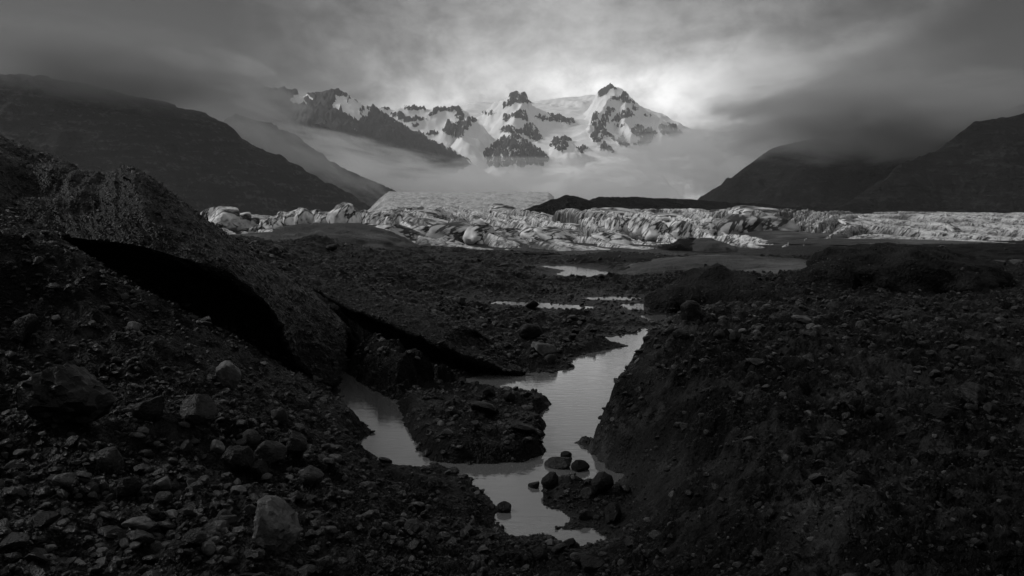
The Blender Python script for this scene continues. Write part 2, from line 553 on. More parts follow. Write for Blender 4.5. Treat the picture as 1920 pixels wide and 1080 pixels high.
BLOCK = np.array([WZ(636, 702)[:2], WZ(690, 724)[:2], WZ(728, 745)[:2], (-1.75, 14.3), WZ(810, 718)[:2], (-1.62, 15.05), (-2.2, 15.7), (-3.1, 16.55), (-3.7, 17.0)])
PENIN = np.array([WZ(748, 752)[:2], WZ(764, 801)[:2], WZ(793, 855)[:2], WZ(820, 867)[:2], WZ(900, 871)[:2], WZ(969, 868)[:2], WZ(1012, 858)[:2], WZ(1029, 839)[:2], WZ(1017, 825)[:2],
                  WZ(1020, 796)[:2], WZ(1003, 784)[:2], WZ(1032, 757)[:2], WZ(1022, 742)[:2], WZ(979, 732)[:2], WZ(907, 723)[:2], WZ(849, 717)[:2], (-1.75, 14.3)])
LIP2 = np.array([W(585, 535, 19.0), W(640, 566, 18.0), W(700, 590, 17.0), W(760, 615, 16.1), W(820, 641, 15.4), W(885, 668, 15.25), W(945, 690, 15.35), W(985, 700, 15.5)])
# the hollow below the shelf: from before the lip to a metre and a half behind it
_n = np.array([0.62, 0.78])
HOLLOW = np.concatenate([LIP2[:7, :2] + _n * 1.1 * np.linspace(1.3, 0.45, 7)[:, None], (LIP2[:7, :2] - _n * 0.25)[::-1]])


def land(x, y, detail=True):
    """height of the moraine at plan positions"""
    x = np.asarray(x, float).ravel(); y = np.asarray(y, float).ravel()
    z = broad(x, y)
    low = sstep(36, 62, y - 46 * sstep(0.06, -0.05, x / y))
    z = z * (1 - low) + 0.12 * low - 1.4 * sstep(66, 76, y - 14 * sstep(0.0, -0.1, x / y))
    # the low gravel island and the rough ice block beside the inlet
    dp = poly_sdf(x, y, PENIN)
    z = np.where(dp < 0.0, 0.05 + 0.15 * sstep(14.2, 12.4, y) + 0.04 * perlin2(x * 1.3, y * 1.3), z)
    db = poly_sdf(x, y, BLOCK)
    zb = (0.64 + 0.14 * fbm2(x * 1.3 + 4, y * 1.3, 4)) * sstep(0.10, -0.50, db + 0.26 * fbm2(x * 1.7, y * 1.7, 4, 0.6))
    dh = poly_sdf(x, y, HOLLOW)
    z = z + (0.02 - z) * sstep(0.25, -0.15, dh)
    z = np.where(db < 0.14, np.maximum(zb, 0.05), z)
    jag = fbm2(x * 3.1, y * 3.1, 4, 0.55)
    d = np.full(x.shape, 1e9); far = sstep(14, 30, y)
    for k, P in enumerate(WATER):
        bb = (x > P[:, 0].min() - 6) & (x < P[:, 0].max() + 6) & (y > P[:, 1].min() - 6) & (y < P[:, 1].max() + 6)
        if bb.any(): d[bb] = np.minimum(d[bb], poly_sdf(x[bb], y[bb], P))
    dj = d + jag * (0.075 + 0.14 * far)
    w = 0.40 + far * 2.4
    right = sstep(0.9, 1.3, x) * sstep(21, 17, y)
    w = w * (1 - right) + 0.34 * right
    w = np.where(dp < 0.2, 0.16, w)
    w = np.where(db < 0.2, 0.10, w)
    k = sstep(0, 1, dj / w)
    rise = z * k
    n = 0
    if detail:
        a = 1.0 + 0.6 * far
        rough = 0.115 * fbm2(x * 0.8, y * 0.8, 3) + 0.060 * fbm2(x * 2.6 + 9, y * 2.6, 3, 0.6)
        v1, v2, cid = voronoi2(x * 7.0, y * 7.0)
        st = np.clip(1 - (v1 / 0.42) ** 2, 0, 1) * np.clip(cid - 0.35, 0, 1) * 0.055
        v1, v2, cid = voronoi2(x * 2.1 + 3, y * 2.1, 5)
        st = st + np.clip(1 - (v1 / 0.40) ** 2, 0, 1) * np.clip(cid - 0.55, 0, 1) * 0.20
        rr = sstep(1.2, 2.2, x) * sstep(24, 16, y)
        rough = rough + rr * (-0.09 * np.clip(ridged2(x * 0.55 + y * 0.25, y * 0.30 - x * 0.1, 3, 0.55), -0.3, 1.2) + 0.06 * ridged2(x * 1.9, y * 1.9 + 3, 3, 0.6))
        rough = rough + rr * (0.035 * fbm2(x * 4.5 + y * 2, y * 3.0, 3, 0.65) + 0.022 * ridged2(x * 9 + y * 4, y * 6, 2))
        fine = 0.026 * fbm2(x * 11, y * 11, 3, 0.6)
        big = 0.30 * sstep(22, 40, y) * (1 - 0.8 * low) * fbm2(x * 0.09, y * 0.09, 4)
        calm = np.clip(d / (0.9 + 1.6 * far), 0.10, 1) * np.where(dp < 0, 0.35 + 0.65 * sstep(14.2, 12.6, y), 1)
        n = (rough * a + big + st * a + fine) * calm
    zz = rise + n
    zz = np.where(dj > 0, np.maximum(zz, 0.010 + 0.05 * np.clip(dj, 0, 0.6)), np.maximum(-0.35, dj * 0.8 - 0.01))
    return zz, d


# fan-shaped sheet: fine near the viewer, coarser far away, so that its cells stay alike in relief
NR, NC = 720, 760
uu = np.linspace(-1.02, 1.02, NC)
yy = np.exp(np.linspace(math.log(1.6), math.log(150.0), NR))
GX = (yy[:, None] * uu[None, :] + np.sign(uu)[None, :] * np.abs(uu)[None, :] * 1.5)
GY = np.repeat(yy[:, None], NC, 1)
gz, gd = land(GX, GY)
silt = sstep(0.5, 0.03, gd) * 0.45 * (GX.ravel() > 0.5) + sstep(0.25, 0.0, gd) * 0.25
gul = np.exp(-(((GX.ravel() - 1.55) / 0.35) ** 2 + ((GY.ravel() - 8.2) / 0.9) ** 2))
_x, _y = GX.ravel(), GY.ravel()
patch = sstep(0.12, 0.55, fbm2(_x * 1.3 + 11, _y * 0.9, 5, 0.65)) * sstep(1.4, 2.2, _x) * sstep(22, 16, _y)
silt = np.clip(silt + gul * 0.45 + patch * 0.55, 0, 1)
me = mesh_np('moraine_ground', np.stack([GX.ravel(), GY.ravel(), gz], -1), grid_quads(NR, NC))
attr(me, 'silt', silt)
tag(link('moraine_ground', me, M_GROUND), 'black gravel moraine with wet banks on both sides of the stream', 'ground', kind='structure')

# deep ground sheet out to the horizon
S = 9300
me = mesh_np('ground', [(-S, -300, -1.6), (S, -300, -1.6), (S, 9000, -1.6), (-S, 9000, -1.6)], [(0, 1, 2, 3)])
tag(link('ground', me, M_HILL2), 'dark valley floor under and beyond the moraine', 'ground', kind='structure')


# ------------------------------------------------------------------ water
def water_sheet(name, P, label, pad=0.35):
    x0, y0 = P.min(0) - pad; x1, y1 = P.max(0) + pad
    n = 24
    X, Y = np.meshgrid(np.linspace(x0, x1, n), np.linspace(y0, y1, n))
    me = mesh_np(name, np.stack([X.ravel(), Y.ravel(), np.zeros(n * n)], -1), grid_quads(n, n))
    return tag(link(name, me, M_WATER), label, 'water', kind='structure')


water_sheet('stream_water', WATER[0], 'grey silty meltwater stream winding between the gravel banks')
for P, lab in zip(WATER[1:], [
        'long shallow pool on the gravel plain with a dark boulder at its near shore',
        'small pool at the foot of the dark hollowed ice mound',
        'farthest bright pool below the smooth dark ice swells',
        'thin puddle farthest left on the gravel plain',
        'narrow puddle just beyond the long shallow pool',
        'tiny wet puddle between the long pool and the stream']):
    water_sheet('pool_water', P, lab, 0.15)
#%%ICE
# ------------------------------------------------------------------ the debris-covered ice ridge with its undercut lip
def catmull(P, n):
    """smooth curve through control rows P (k, m, 3) sampled n times along the first axis"""
    P = np.asarray(P, float); k = len(P)
    s = np.linspace(0, k - 1, n); i = np.clip(s.astype(int), 0, k - 2); f = (s - i)
    f = f.reshape(-1, *([1] * (P.ndim - 1)))
    p0 = P[np.clip(i - 1, 0, k - 1)]; p1 = P[i]; p2 = P[i + 1]; p3 = P[np.clip(i + 2, 0, k - 1)]
    return 0.5 * ((2 * p1) + (-p0 + p2) * f + (2 * p0 - 5 * p1 + 4 * p2 - p3) * f ** 2 + (-p0 + 3 * p1 - 3 * p2 + p3) * f ** 3)


ST = [  # crest, lip, how far the hollow cuts in behind the lip
 ((-330, 60, 14.0), (-330, 330, 10.6), 0.1, 0.3),
 ((-120, 185, 15.0), (-120, 350, 11.6), 0.1, 0.3),
 ((0, 256, 15.8), (0, 400, 12.2), 0.25, 0.3),
 ((60, 285, 15.8), (70, 430, 12.3), 0.5, 0.4),
 ((120, 303, 15.8), (140, 446, 12.4), 0.9, 0.5),
 ((180, 326, 15.6), (200, 452, 12.4), 1.2, 0.6),
 ((242, 316, 15.4), (265, 462, 12.4), 1.4, 0.7),
 ((295, 342, 15.5), (335, 482, 12.5), 1.5, 0.8),
 ((345, 385, 15.7), (390, 500, 12.6), 1.5, 0.8),
 ((390, 417, 16.0), (440, 522, 12.8), 1.5, 0.8),
 ((440, 458, 16.4), (490, 560, 12.9), 1.4, 0.8),
 ((510, 500, 16.8), (522, 600, 13.0), 1.2, 0.8),
 ((560, 528, 17.0), (540, 650, 13.1), 0.9, 0.7),
 ((592, 556, 16.8), (572, 692, 13.3), 0.6, 0.5),
 ((618, 585, 16.4), (606, 716, 13.6), 0.3, 0.3),
 ((634, 612, 16.0), (628, 722, 14.0), 0.15, 0.2),
 ((637, 640, 16.4), (634, 712, 15.0), 0.15, 0.2),
]
prof = []
for c, l, cut, drop in ST:
    C = np.array(W(*c)); L = np.array(W(*l))
    d = C - L
    back = C + np.array([0.4, 1.6, 0]) ; back[2] = max(C[2] - 1.0, 0.0)
    back2 = C + np.array([0.6, 3.4, 0]); back2[2] = -0.3
    m1 = L + d * 0.66 + np.array([0.05, -0.12, 0.10])
    m2 = L + d * 0.30 + np.array([0.06, -0.16, 0.10])
    under = L + np.array([-0.02, 0.12, -0.10])
    inn = L + np.array([-0.25 * cut, cut, -drop * 0.55])
    deep = L + np.array([-0.25 * cut, cut * 1.12, -drop - 0.5])
    foot = deep + np.array([0, -0.3, -2.2])
    prof.append([back2, back, C, m1, m2, L, under, inn, deep, foot])
prof = np.array(prof)
NS = 420
along = catmull(prof, NS)                        # (NS, 10, 3)
tt = np.concatenate([np.linspace(0, 2, 22, endpoint=False), np.linspace(2, 5, 130, endpoint=False), np.linspace(5, 6, 8, endpoint=False), np.linspace(6, 9, 46)])
ii = np.clip(tt.astype(int), 0, 8); ff = (tt - ii)[None, :, None]
pts = along[:, ii] * (1 - ff) + along[:, ii + 1] * ff
NT = len(tt)
sN = np.repeat(np.linspace(0, 1, NS)[:, None], NT, 1); tN = np.repeat(tt[None, :], NS, 0)
e1 = np.gradient(pts, axis=0); e2 = np.gradient(pts, axis=1)
nrm = np.cross(e2, e1); nrm /= np.linalg.norm(nrm, axis=2, keepdims=True) + 1e-9
fl = pts.reshape(-1, 3)
# relief: fins of debris running down along the ridge, lumps, and a fluted hollow
cr = (fl[:, 2] + fl[:, 0] * 0.75).reshape(NS, NT)     # across the streaks
lo_ = (fl[:, 0] * 0.6 - fl[:, 2] * 0.8).reshape(NS, NT)
streak_n = fbm2(cr * 3.4, lo_ * 0.45, 4, 0.62) * 0.085 + ridged2(cr * 9 + 3, lo_ * 1.1, 3, 0.6) * 0.010
lump = fbm3(fl * 0.9, 3).reshape(NS, NT) * 0.085 + fbm3(fl * 5.0, 3).reshape(NS, NT) * 0.018
face = sstep(0.6, 1.6, tN) * sstep(9.0, 5.5, tN)
disp = lump + streak_n * (0.35 + 0.65 * face)
# hollows scooped out of the face, as at the upper left
for (px, py, rr, dp) in [(155, 385, 0.5, 0.16), (60, 350, 0.5, 0.25), (250, 420, 0.4, 0.15)]:
    c0 = np.array(W(px, py, 13.6))
    dd = np.linalg.norm((fl - c0) * np.array([1, 0.6, 1.5]), axis=1).reshape(NS, NT)
    disp = disp - dp * np.exp(-(dd / rr) ** 2)
pts = pts + nrm * disp[..., None]
RIDGE = pts
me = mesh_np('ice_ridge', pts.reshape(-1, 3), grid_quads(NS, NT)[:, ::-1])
attr(me, 'silt', np.clip(0.35 * sstep(0.05, 0.35, fbm2(cr * 2.0 + 7, lo_ * 0.5, 3)) * face, 0, 1))  # paler streaks paint the wet face's reflection of the sky
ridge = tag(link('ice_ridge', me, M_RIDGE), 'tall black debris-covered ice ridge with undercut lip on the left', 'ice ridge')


def shelf(name, lip, depth, thick, cut, label, seed):
    """a slab of debris-covered ice whose front edge overhangs a hollow"""
    n = 260
    L = catmull(lip, n)
    T = np.gradient(L, axis=0); N = np.stack([-T[:, 1], T[:, 0]], -1); N /= np.linalg.norm(N, axis=1)[:, None]
    N = np.where((N[:, 1] < 0)[:, None], -N, N)
    rows = []
    s = np.linspace(0, 1, n)
    edge = 0.09 * fbm2(s * 13 + seed, s * 0, 3, 0.45)
    taper = np.clip(sstep(1.0, 0.72, s), 0.12, 1)
    top = np.linspace(depth, 0, 40)
    for q in top:
        x = L[:, 0] + N[:, 0] * (q + edge); y = L[:, 1] + N[:, 1] * (q + edge)
        zt, _ = land(x, y)
        zl = L[:, 2] + 0.05 * fbm2(x * 2.4, y * 2.4, 4, 0.6) + 0.018 * fbm2(x * 11, y * 11, 2)
        k = sstep(depth * 0.9, 0.9, q)
        rows.append(np.stack([x, y, (zt - 0.10) * (1 - k) + np.maximum(zl + q * 0.10, zt + 0.0) * k], -1))
    for q, h in [(0.00, 0.06), (0.04, 0.13), (0.14, 0.19)] + [(0.14 + (cut - 0.14) * a, 0.19 + thick * a ** 1.6) for a in np.linspace(0.08, 1, 22)] + [(cut + 0.05, 3.0)]:
        x = L[:, 0] + N[:, 0] * (q * taper + edge); y = L[:, 1] + N[:, 1] * (q * taper + edge)
        rows.append(np.stack([x, y, L[:, 2] - h * np.where(h > 2, 1, np.maximum(taper, 0.5)) + 0.06 * fbm2(s * 40, np.full(n, q * 3.0), 3) * (q > 0.05)], -1))
    V = np.stack(rows, 0)
    me = mesh_np(name, V.reshape(-1, 3), grid_quads(len(rows), n))
    attr(me, 'silt', np.zeros(V.shape[0] * n))
    return tag(link(name, me, M_RIDGE), label, 'ice shelf'), V[:40]


shelf_o, SHELF = shelf('ice_shelf', LIP2, 2.6, 0.75, 1.05, 'thin gravel-covered ice shelf overhanging the black hollow beside the stream', 3)


# ------------------------------------------------------------------ stones
def ico(sub):
    bm = bmesh.new(); bmesh.ops.create_icosphere(bm, subdivisions=sub, radius=1.0)
    bm.verts.ensure_lookup_table()
    v = np.array([x.co[:] for x in bm.verts]); f = np.array([[q.index for q in p.verts] for p in bm.faces])
    bm.free(); v /= np.linalg.norm(v, axis=1)[:, None]
    return v, f


ICO = {k: ico(k) for k in (1, 2, 3, 4, 5)}


def stone_mesh(name, seed, sub=3, planes=11, soft=9.0, rough=0.06, flat=1.0, crag=0.0):
    """a block bounded by random planes, its edges worn, its faces pitted"""
    r = np.random.default_rng(seed)
    v, f = ICO[sub]
    n = r.normal(size=(planes, 3)); n /= np.linalg.norm(n, axis=1)[:, None]
    dd = r.uniform(0.55, 1.0, planes)
    if planes <= 8:                                   # a block: three pairs of faces, then broken corners
        box = np.concatenate([np.eye(3), -np.eye(3)]) + r.normal(size=(6, 3)) * 0.42
        n[:6] = box / np.linalg.norm(box, axis=1)[:, None]; dd[:6] = r.uniform(0.50, 0.82, 6); dd[6:] = r.uniform(0.62, 0.85, planes - 6)
    q = np.maximum(v @ n.T, 1e-3) / dd
    q = np.concatenate([q, np.full((len(v), 1), 0.88)], 1)
    ex = soft * 2.2
    rad = 1.0 / (np.sum(q ** ex, 1) ** (1.0 / ex))
    p = v * rad[:, None]
    p = p * (1 + rough * fbm3(p * 2.2 + seed, 3)[:, None] + rough * 0.6 * fbm3(p * 6 + seed, 3, 0.6)[:, None])
    if crag: p = p * (1 + crag * ridged2(p[:, 0] * 2.2 + p[:, 2] * 1.7 + seed, p[:, 1] * 2.2 - p[:, 2], 4, 0.6)[:, None])
    p[:, 2] *= flat
    ext = p.max(0) - p.min(0)
    p = (p - (p.max(0) + p.min(0)) / 2) / ext      # unit box, centred
    me = mesh_np(name, p, tris=f, smooth=True)
    return me


def auto_sharp(me, ang=38):
    try: me.set_sharp_from_angle(angle=R(ang))
    except Exception: pass


def seat(px, py):
    """where the sight line through a place of the photograph meets the land"""
    Y = np.exp(np.linspace(math.log(3.0), math.log(120), 1500))
    x = (px - 960) / F * Y
    z, _ = land(x, Y, True)
    zr = CAMH - (py - HZ) / F * Y
    hit = np.nonzero(np.maximum(z, -0.03) >= zr)[0]
    i = hit[0] if len(hit) else len(Y) - 1
    return np.array([x[i], Y[i], max(z[i], -0.03)])


BOULDERS = [
 # base x, base y, width, height (photograph pixels), material, plane count, tilt, label
 (105, 800, 165, 112, 'D', 14, (0, 8, 0), 'big dark broad boulder with a rubble-strewn top at the left edge'),
 (424, 728, 50, 52, 'P', 8, (5, 6, 10), 'pale smooth flat-faced boulder alone on the dark gravel slope'),
 (362, 795, 62, 52, 'M', 9, (0, 5, 40), 'grey wedge boulder with a pale top below the flat-faced one'),
 (270, 792, 58, 44, 'D', 10, (0, 0, 20), 'dark lumpy boulder beside the grey wedge boulder'),
 (246, 624, 26, 22, 'P', 12, (0, 0, 0), 'small pale round stone high on the left gravel slope'),
 (42, 640, 42, 50, 'D', 6, (0, 10, 70), 'dark pointed slab standing up on the upper left slope'),
 (195, 888, 48, 48, 'M', 10, (0, 0, 10), 'squarish grey boulder below the big dark broad boulder'),
 (114, 918, 42, 26, 'P', 16, (0, 0, 0), 'pale rounded cobble left of the squarish grey boulder'),
 (504, 1040, 95, 108, 'P', 10, (0, -10, 0), 'large pale craggy boulder standing near the bottom edge'),
 (440, 893, 62, 52, 'D', 10, (0, 0, 30), 'big dark boulder at the left of the piled rocks'),
 (504, 866, 58, 36, 'M', 8, (0, 4, 0), 'flat-topped grey slab leaning on the piled rocks'),
 (482, 905, 42, 38, 'D', 10, (0, 0, 60), 'dark block at the foot of the piled rocks'),
 (551, 860, 42, 46, 'D', 9, (0, 0, 15), 'dark upright block at the right end of the piled rocks'),
 (520, 795, 34, 30, 'M', 10, (0, 0, 0), 'rounded grey rock just above the piled rocks'),
 (468, 840, 38, 30, 'M', 9, (0, 10, 0), 'tilted grey rock behind the piled rocks'),
 (235, 938, 46, 40, 'D', 11, (0, 0, 25), 'dark pitted boulder between two pale cobbles'),
 (296, 922, 38, 24, 'P', 14, (0, 0, 0), 'pale oval cobble just right of the dark pitted boulder'),
 (301, 946, 34, 22, 'M', 14, (0, 0, 0), 'grey oval cobble directly below the pale oval one'),
 (256, 1001, 58, 24, 'P', 9, (0, 6, 0), 'long flat pale slab among cobbles near the lower left'),
 (75, 990, 50, 26, 'D', 14, (0, -6, 0), 'dark disc-shaped stone at the lower left'),
 (20, 1040, 46, 30, 'M', 11, (0, -12, 0), 'grey tilted stone cut by the lower left frame edge'),
 (405, 850, 30, 22, 'P', 13, (0, 8, 0), 'small pale oblong cobble above the piled rocks dark boulder'),
 (345, 848, 26, 20, 'M', 10, (0, 0, 0), 'small grey stone below the grey wedge boulder'),
 (580, 912, 44, 30, 'M', 9, (0, 0, 0), 'low grey rock on the dark slope above the stream bend'),
 (360, 1022, 46, 26, 'M', 10, (0, 0, 0), 'low grey cobble left of the large craggy boulder'),
 (388, 1042, 30, 24, 'P', 8, (0, 20, 0), 'narrow pale chip between low grey cobble and craggy boulder'),
 (425, 990, 34, 18, 'M', 10, (0, 0, 0), 'flat grey stone close to the left side of the craggy boulder'),
 (1048, 884, 54, 24, 'M', 8, (0, -3, 0), 'flat-topped slab lying in the stream water'),
 (1088, 889, 36, 24, 'D', 9, (0, 0, 20), 'dark block in the stream touching the flat-topped slab'),
 (1062, 862, 22, 15, 'D', 9, (0, 0, 0), 'small dark stone behind the flat-topped slab in the stream'),
 (1001, 921, 22, 15, 'D', 8, (0, 0, 0), 'small dark stone in the water left of the gravel spit'),
 (1032, 918, 36, 30, 'D', 9, (0, 0, 30), 'dark boulder at the tip of the small gravel spit'),
 (1130, 926, 44, 38, 'D', 9, (0, 0, 10), 'large dark angular boulder at the right of the gravel spit'),
 (1103, 934, 28, 18, 'M', 9, (0, 0, 0), 'grey stone in the middle of the gravel spit'),
 (1152, 980, 40, 34, 'D', 9, (0, 0, 50), 'dark boulder in the silt gully beside the right bank'),
 (1100, 976, 30, 18, 'M', 8, (0, 12, 0), 'tilted grey slab at the lower edge of the gravel spit'),
 (945, 966, 28, 24, 'D', 9, (0, 0, 0), 'dark stone where the left bank juts into the stream'),
 (908, 776, 56, 20, 'D', 7, (0, 16, -20), 'long dark tilted slab on the flat gravel island'),
 (985, 816, 54, 18, 'D', 7, (0, 12, -10), 'long dark slab at the right edge of the gravel island'),
 (917, 746, 24, 20, 'D', 9, (0, 0, 0), 'dark rock at the back of the gravel island'),
 (955, 754, 24, 18, 'D', 9, (0, 0, 0), 'dark rock right of another at the back of the island'),
 (892, 808, 20, 16, 'M', 7, (0, 0, 0), 'small grey angular rock at the centre of the gravel island'),
 (998, 579, 28, 17, 'D', 9, (0, 0, 0), 'dark boulder at the near shore of the long pool'),
 (995, 636, 46, 28, 'D', 10, (0, 0, 0), 'broad black boulder on the gravel flat beyond the stream'),
 (1020, 668, 52, 26, 'P', 7, (0, 20, -10), 'pale tilted slab on the bank below the broad black boulder'),
 (1031, 678, 24, 14, 'M', 8, (0, 0, 0), 'small grey block just below the pale tilted slab'),
 (864, 573, 18, 14, 'D', 9, (0, 0, 0), 'dark stone left of the long shallow pool'),
 (1300, 601, 46, 38, 'D', 8, (0, 0, 20), 'tall black angular boulder on the crest of the right mound'),
 (1279, 637, 34, 18, 'D', 9, (0, 0, 0), 'low dark stone below the tall black angular boulder'),
 (1350, 636, 22, 18, 'M', 10, (0, 0, 0), 'small grey stone right of the low dark stone on the mound'),
 (1381, 644, 22, 22, 'D', 9, (0, 0, 0), 'small dark upright stone right of the small grey one on the mound'),
 (1421, 632, 17, 11, 'P', 12, (0, 0, 0), 'small pale pebble-like stone on the right mound'),
 (1506, 604, 36, 13, 'P', 12, (0, 0, 0), 'flat pale oval stone on the far part of the right mound'),
 (1534, 623, 20, 13, 'P', 12, (0, 0, 0), 'pale round cobble just right of the flat pale oval stone'),
 (1834, 757, 46, 32, 'M', 6, (0, 30, 20), 'tilted angular block at the far right of the mound'),
 (1862, 774, 24, 18, 'M', 9, (0, 0, 0), 'small stone at the foot of the tilted angular block'),
 (1774, 784, 62, 24, 'D', 9, (0, 0, 0), 'broad low dark boulder left of the tilted angular block'),
 (1634, 779, 22, 17, 'D', 9, (0, 0, 0), 'small dark stone in the middle of the right mound'),
 (1420, 686, 38, 11, 'M', 8, (0, 0, 0), 'thin flat grey slab on the left part of the mound'),
 (1068, 1027, 26, 15, 'D', 9, (0, 0, 0), 'small dark stone at the bottom end of the stream'),
 (1015, 1052, 30, 22, 'D', 9, (0, 0, 0), 'dark stone at the bottom left of the stream end'),
 (1085, 1061, 32, 22, 'M', 10, (0, 0, 0), 'rounded grey stone at the bottom edge below the stream end'),
 (1112, 1076, 50, 22, 'D', 8, (0, 8, 0), 'dark flat slab lowest at the bottom edge'),
 (775, 1002, 38, 24, 'M', 10, (0, 8, 0), 'grey oblong rock on the dark slope left of the stream end'),
 (620, 472, 24, 13, 'D', 9, (0, 0, 0), 'lone dark boulder at the foot of the big smooth ash mound'),
]
MATS = {'D': M_DARK, 'M': M_MID, 'P': M_PALE}
placed = []
for i, (px, py, w, h, mk, npl, tilt, lab) in enumerate(BOULDERS):
    P = seat(px, py)
    sc = P[1] / F
    me = stone_mesh('boulder', 100 + i, 4 if w > 44 else 3, npl, 7, 0.10 if w > 80 else 0.07, crag=0.10 if w > 80 else 0.03)
    auto_sharp(me, 32)
    dep = 0.5 * (w + h) * random.Random(i).uniform(0.8, 1.1)
    hh = h * sc * 1.12
    o = link('boulder', me, MATS[mk], loc=(P[0], P[1] + dep * sc * 0.35, P[2] + hh * 0.36), rot=tuple(R(a) for a in tilt), scale=(w * sc, dep * sc, hh))
    tag(o, lab, 'boulder')
    placed.append((P[0], P[1] + dep * sc * 0.35, 0.5 * w * sc))
placed = np.array(placed)

# cobbles one can still pick out, each an object of its own; those of one stretch of ground look alike
COB = []
for i in range(14):
    me = stone_mesh('cobble', 500 + i, 3, 9 + i % 7, 6 + i % 5, 0.05); auto_sharp(me, 32)
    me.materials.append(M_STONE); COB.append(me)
rs = np.random.default_rng(21)
ZONES = [  # photograph quad of the stretch, count, size range in pixels, label, group
 ([(0, 800), (420, 800), (450, 1075), (0, 1075)], 120, (12, 32), 'cobble among the dense stones of the lower left foreground', 'cobbles of the lower left'),
 ([(360, 790), (600, 800), (680, 940), (560, 1070), (420, 1000)], 36, (14, 30), 'cobble on the dark slope round the piled rocks', 'cobbles round the piled rocks'),
 ([(0, 560), (200, 660), (360, 750), (0, 760)], 24, (13, 26), 'cobble on the upper part of the left gravel slope', 'cobbles of the upper left slope'),
 ([(1240, 620), (1880, 600), (1900, 820), (1300, 760)], 40, (11, 22), 'cobble lying on top of the right-hand mound', 'cobbles of the right mound'),
 ([(780, 745), (1000, 740), (1000, 850), (810, 855)], 16, (10, 18), 'cobble lying on the flat gravel island', 'cobbles of the gravel island'),
 ([(1020, 915), (1140, 940), (1170, 1000), (1080, 960)], 12, (10, 20), 'cobble of the small gravel spit beside the right bank', 'cobbles of the gravel spit'),
 ([(700, 590), (1150, 600), (1040, 680), (950, 675)], 28, (10, 20), 'cobble on the gravel flat beyond the stream', 'cobbles of the gravel flat'),
]
taken = [tuple(p) for p in placed]
for quad, cnt, (s0, s1), lab, grp in ZONES:
    Q = np.array(quad, float); k = 0; tries = 0
    while k < cnt and tries < cnt * 6:
        tries += 1
        px = rs.uniform(Q[:, 0].min(), Q[:, 0].max()); py = rs.uniform(Q[:, 1].min(), Q[:, 1].max())
        if poly_sdf(np.array([px]), np.array([py]), Q)[0] > 0: continue
        P = seat(px, py)
        if P[2] < 0.0: continue
        size = (s0 + (s1 - s0) * rs.random() ** 1.8) * P[1] / F
        if any((P[0] - a) ** 2 + (P[1] - b) ** 2 < (0.8 * c + 0.5 * size) ** 2 for a, b, c in taken): continue
        taken.append((P[0], P[1], size * 0.5)); k += 1
        o = link('cobble', COB[int(rs.integers(len(COB)))], None, loc=(P[0], P[1], P[2] + size * 0.16),
                 rot=(rs.normal() * 0.25, rs.normal() * 0.25, rs.uniform(0, 6.3)), scale=(size * rs.uniform(0.9, 1.2), size * rs.uniform(0.7, 1.0), size * rs.uniform(0.45, 0.75)))
        tag(o, lab, 'cobble', grp)

# ------------------------------------------------------------------ gravel: too many to count, instanced stones
PEB = bpy.data.collections.new('pebble_shapes')
for i in range(10):
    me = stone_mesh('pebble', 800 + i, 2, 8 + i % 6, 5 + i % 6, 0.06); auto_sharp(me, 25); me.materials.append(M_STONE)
    o = bpy.data.objects.new('pebble_shape', me); PEB.objects.link(o)


def gravel_tree():
    g = bpy.data.node_groups.new('gravel_instances', 'GeometryNodeTree')
    g.interface.new_socket('Geometry', in_out='INPUT', socket_type='NodeSocketGeometry')
    g.interface.new_socket('Geometry', in_out='OUTPUT', socket_type='NodeSocketGeometry')
    gi = g.nodes.new('NodeGroupInput'); go = g.nodes.new('NodeGroupOutput')
    ci = g.nodes.new('GeometryNodeCollectionInfo'); ci.inputs['Collection'].default_value = PEB
    ci.inputs['Separate Children'].default_value = True; ci.inputs['Reset Children'].default_value = True
    ip = g.nodes.new('GeometryNodeInstanceOnPoints'); ip.inputs['Pick Instance'].default_value = True
    def na(name, typ):
        n = g.nodes.new('GeometryNodeInputNamedAttribute'); n.data_type = typ; n.inputs[0].default_value = name; return n.outputs[0]
    g.links.new(gi.outputs[0], ip.inputs['Points'])
    g.links.new(ci.outputs[0], ip.inputs['Instance'])
    g.links.new(na('which', 'INT'), ip.inputs['Instance Index'])
    er = g.nodes.new('FunctionNodeEulerToRotation'); g.links.new(na('turn', 'FLOAT_VECTOR'), er.inputs[0])
    g.links.new(er.outputs[0], ip.inputs['Rotation'])
    g.links.new(na('size', 'FLOAT_VECTOR'), ip.inputs['Scale'])
    g.links.new(ip.outputs[0], go.inputs[0])
    return g


GT = gravel_tree()


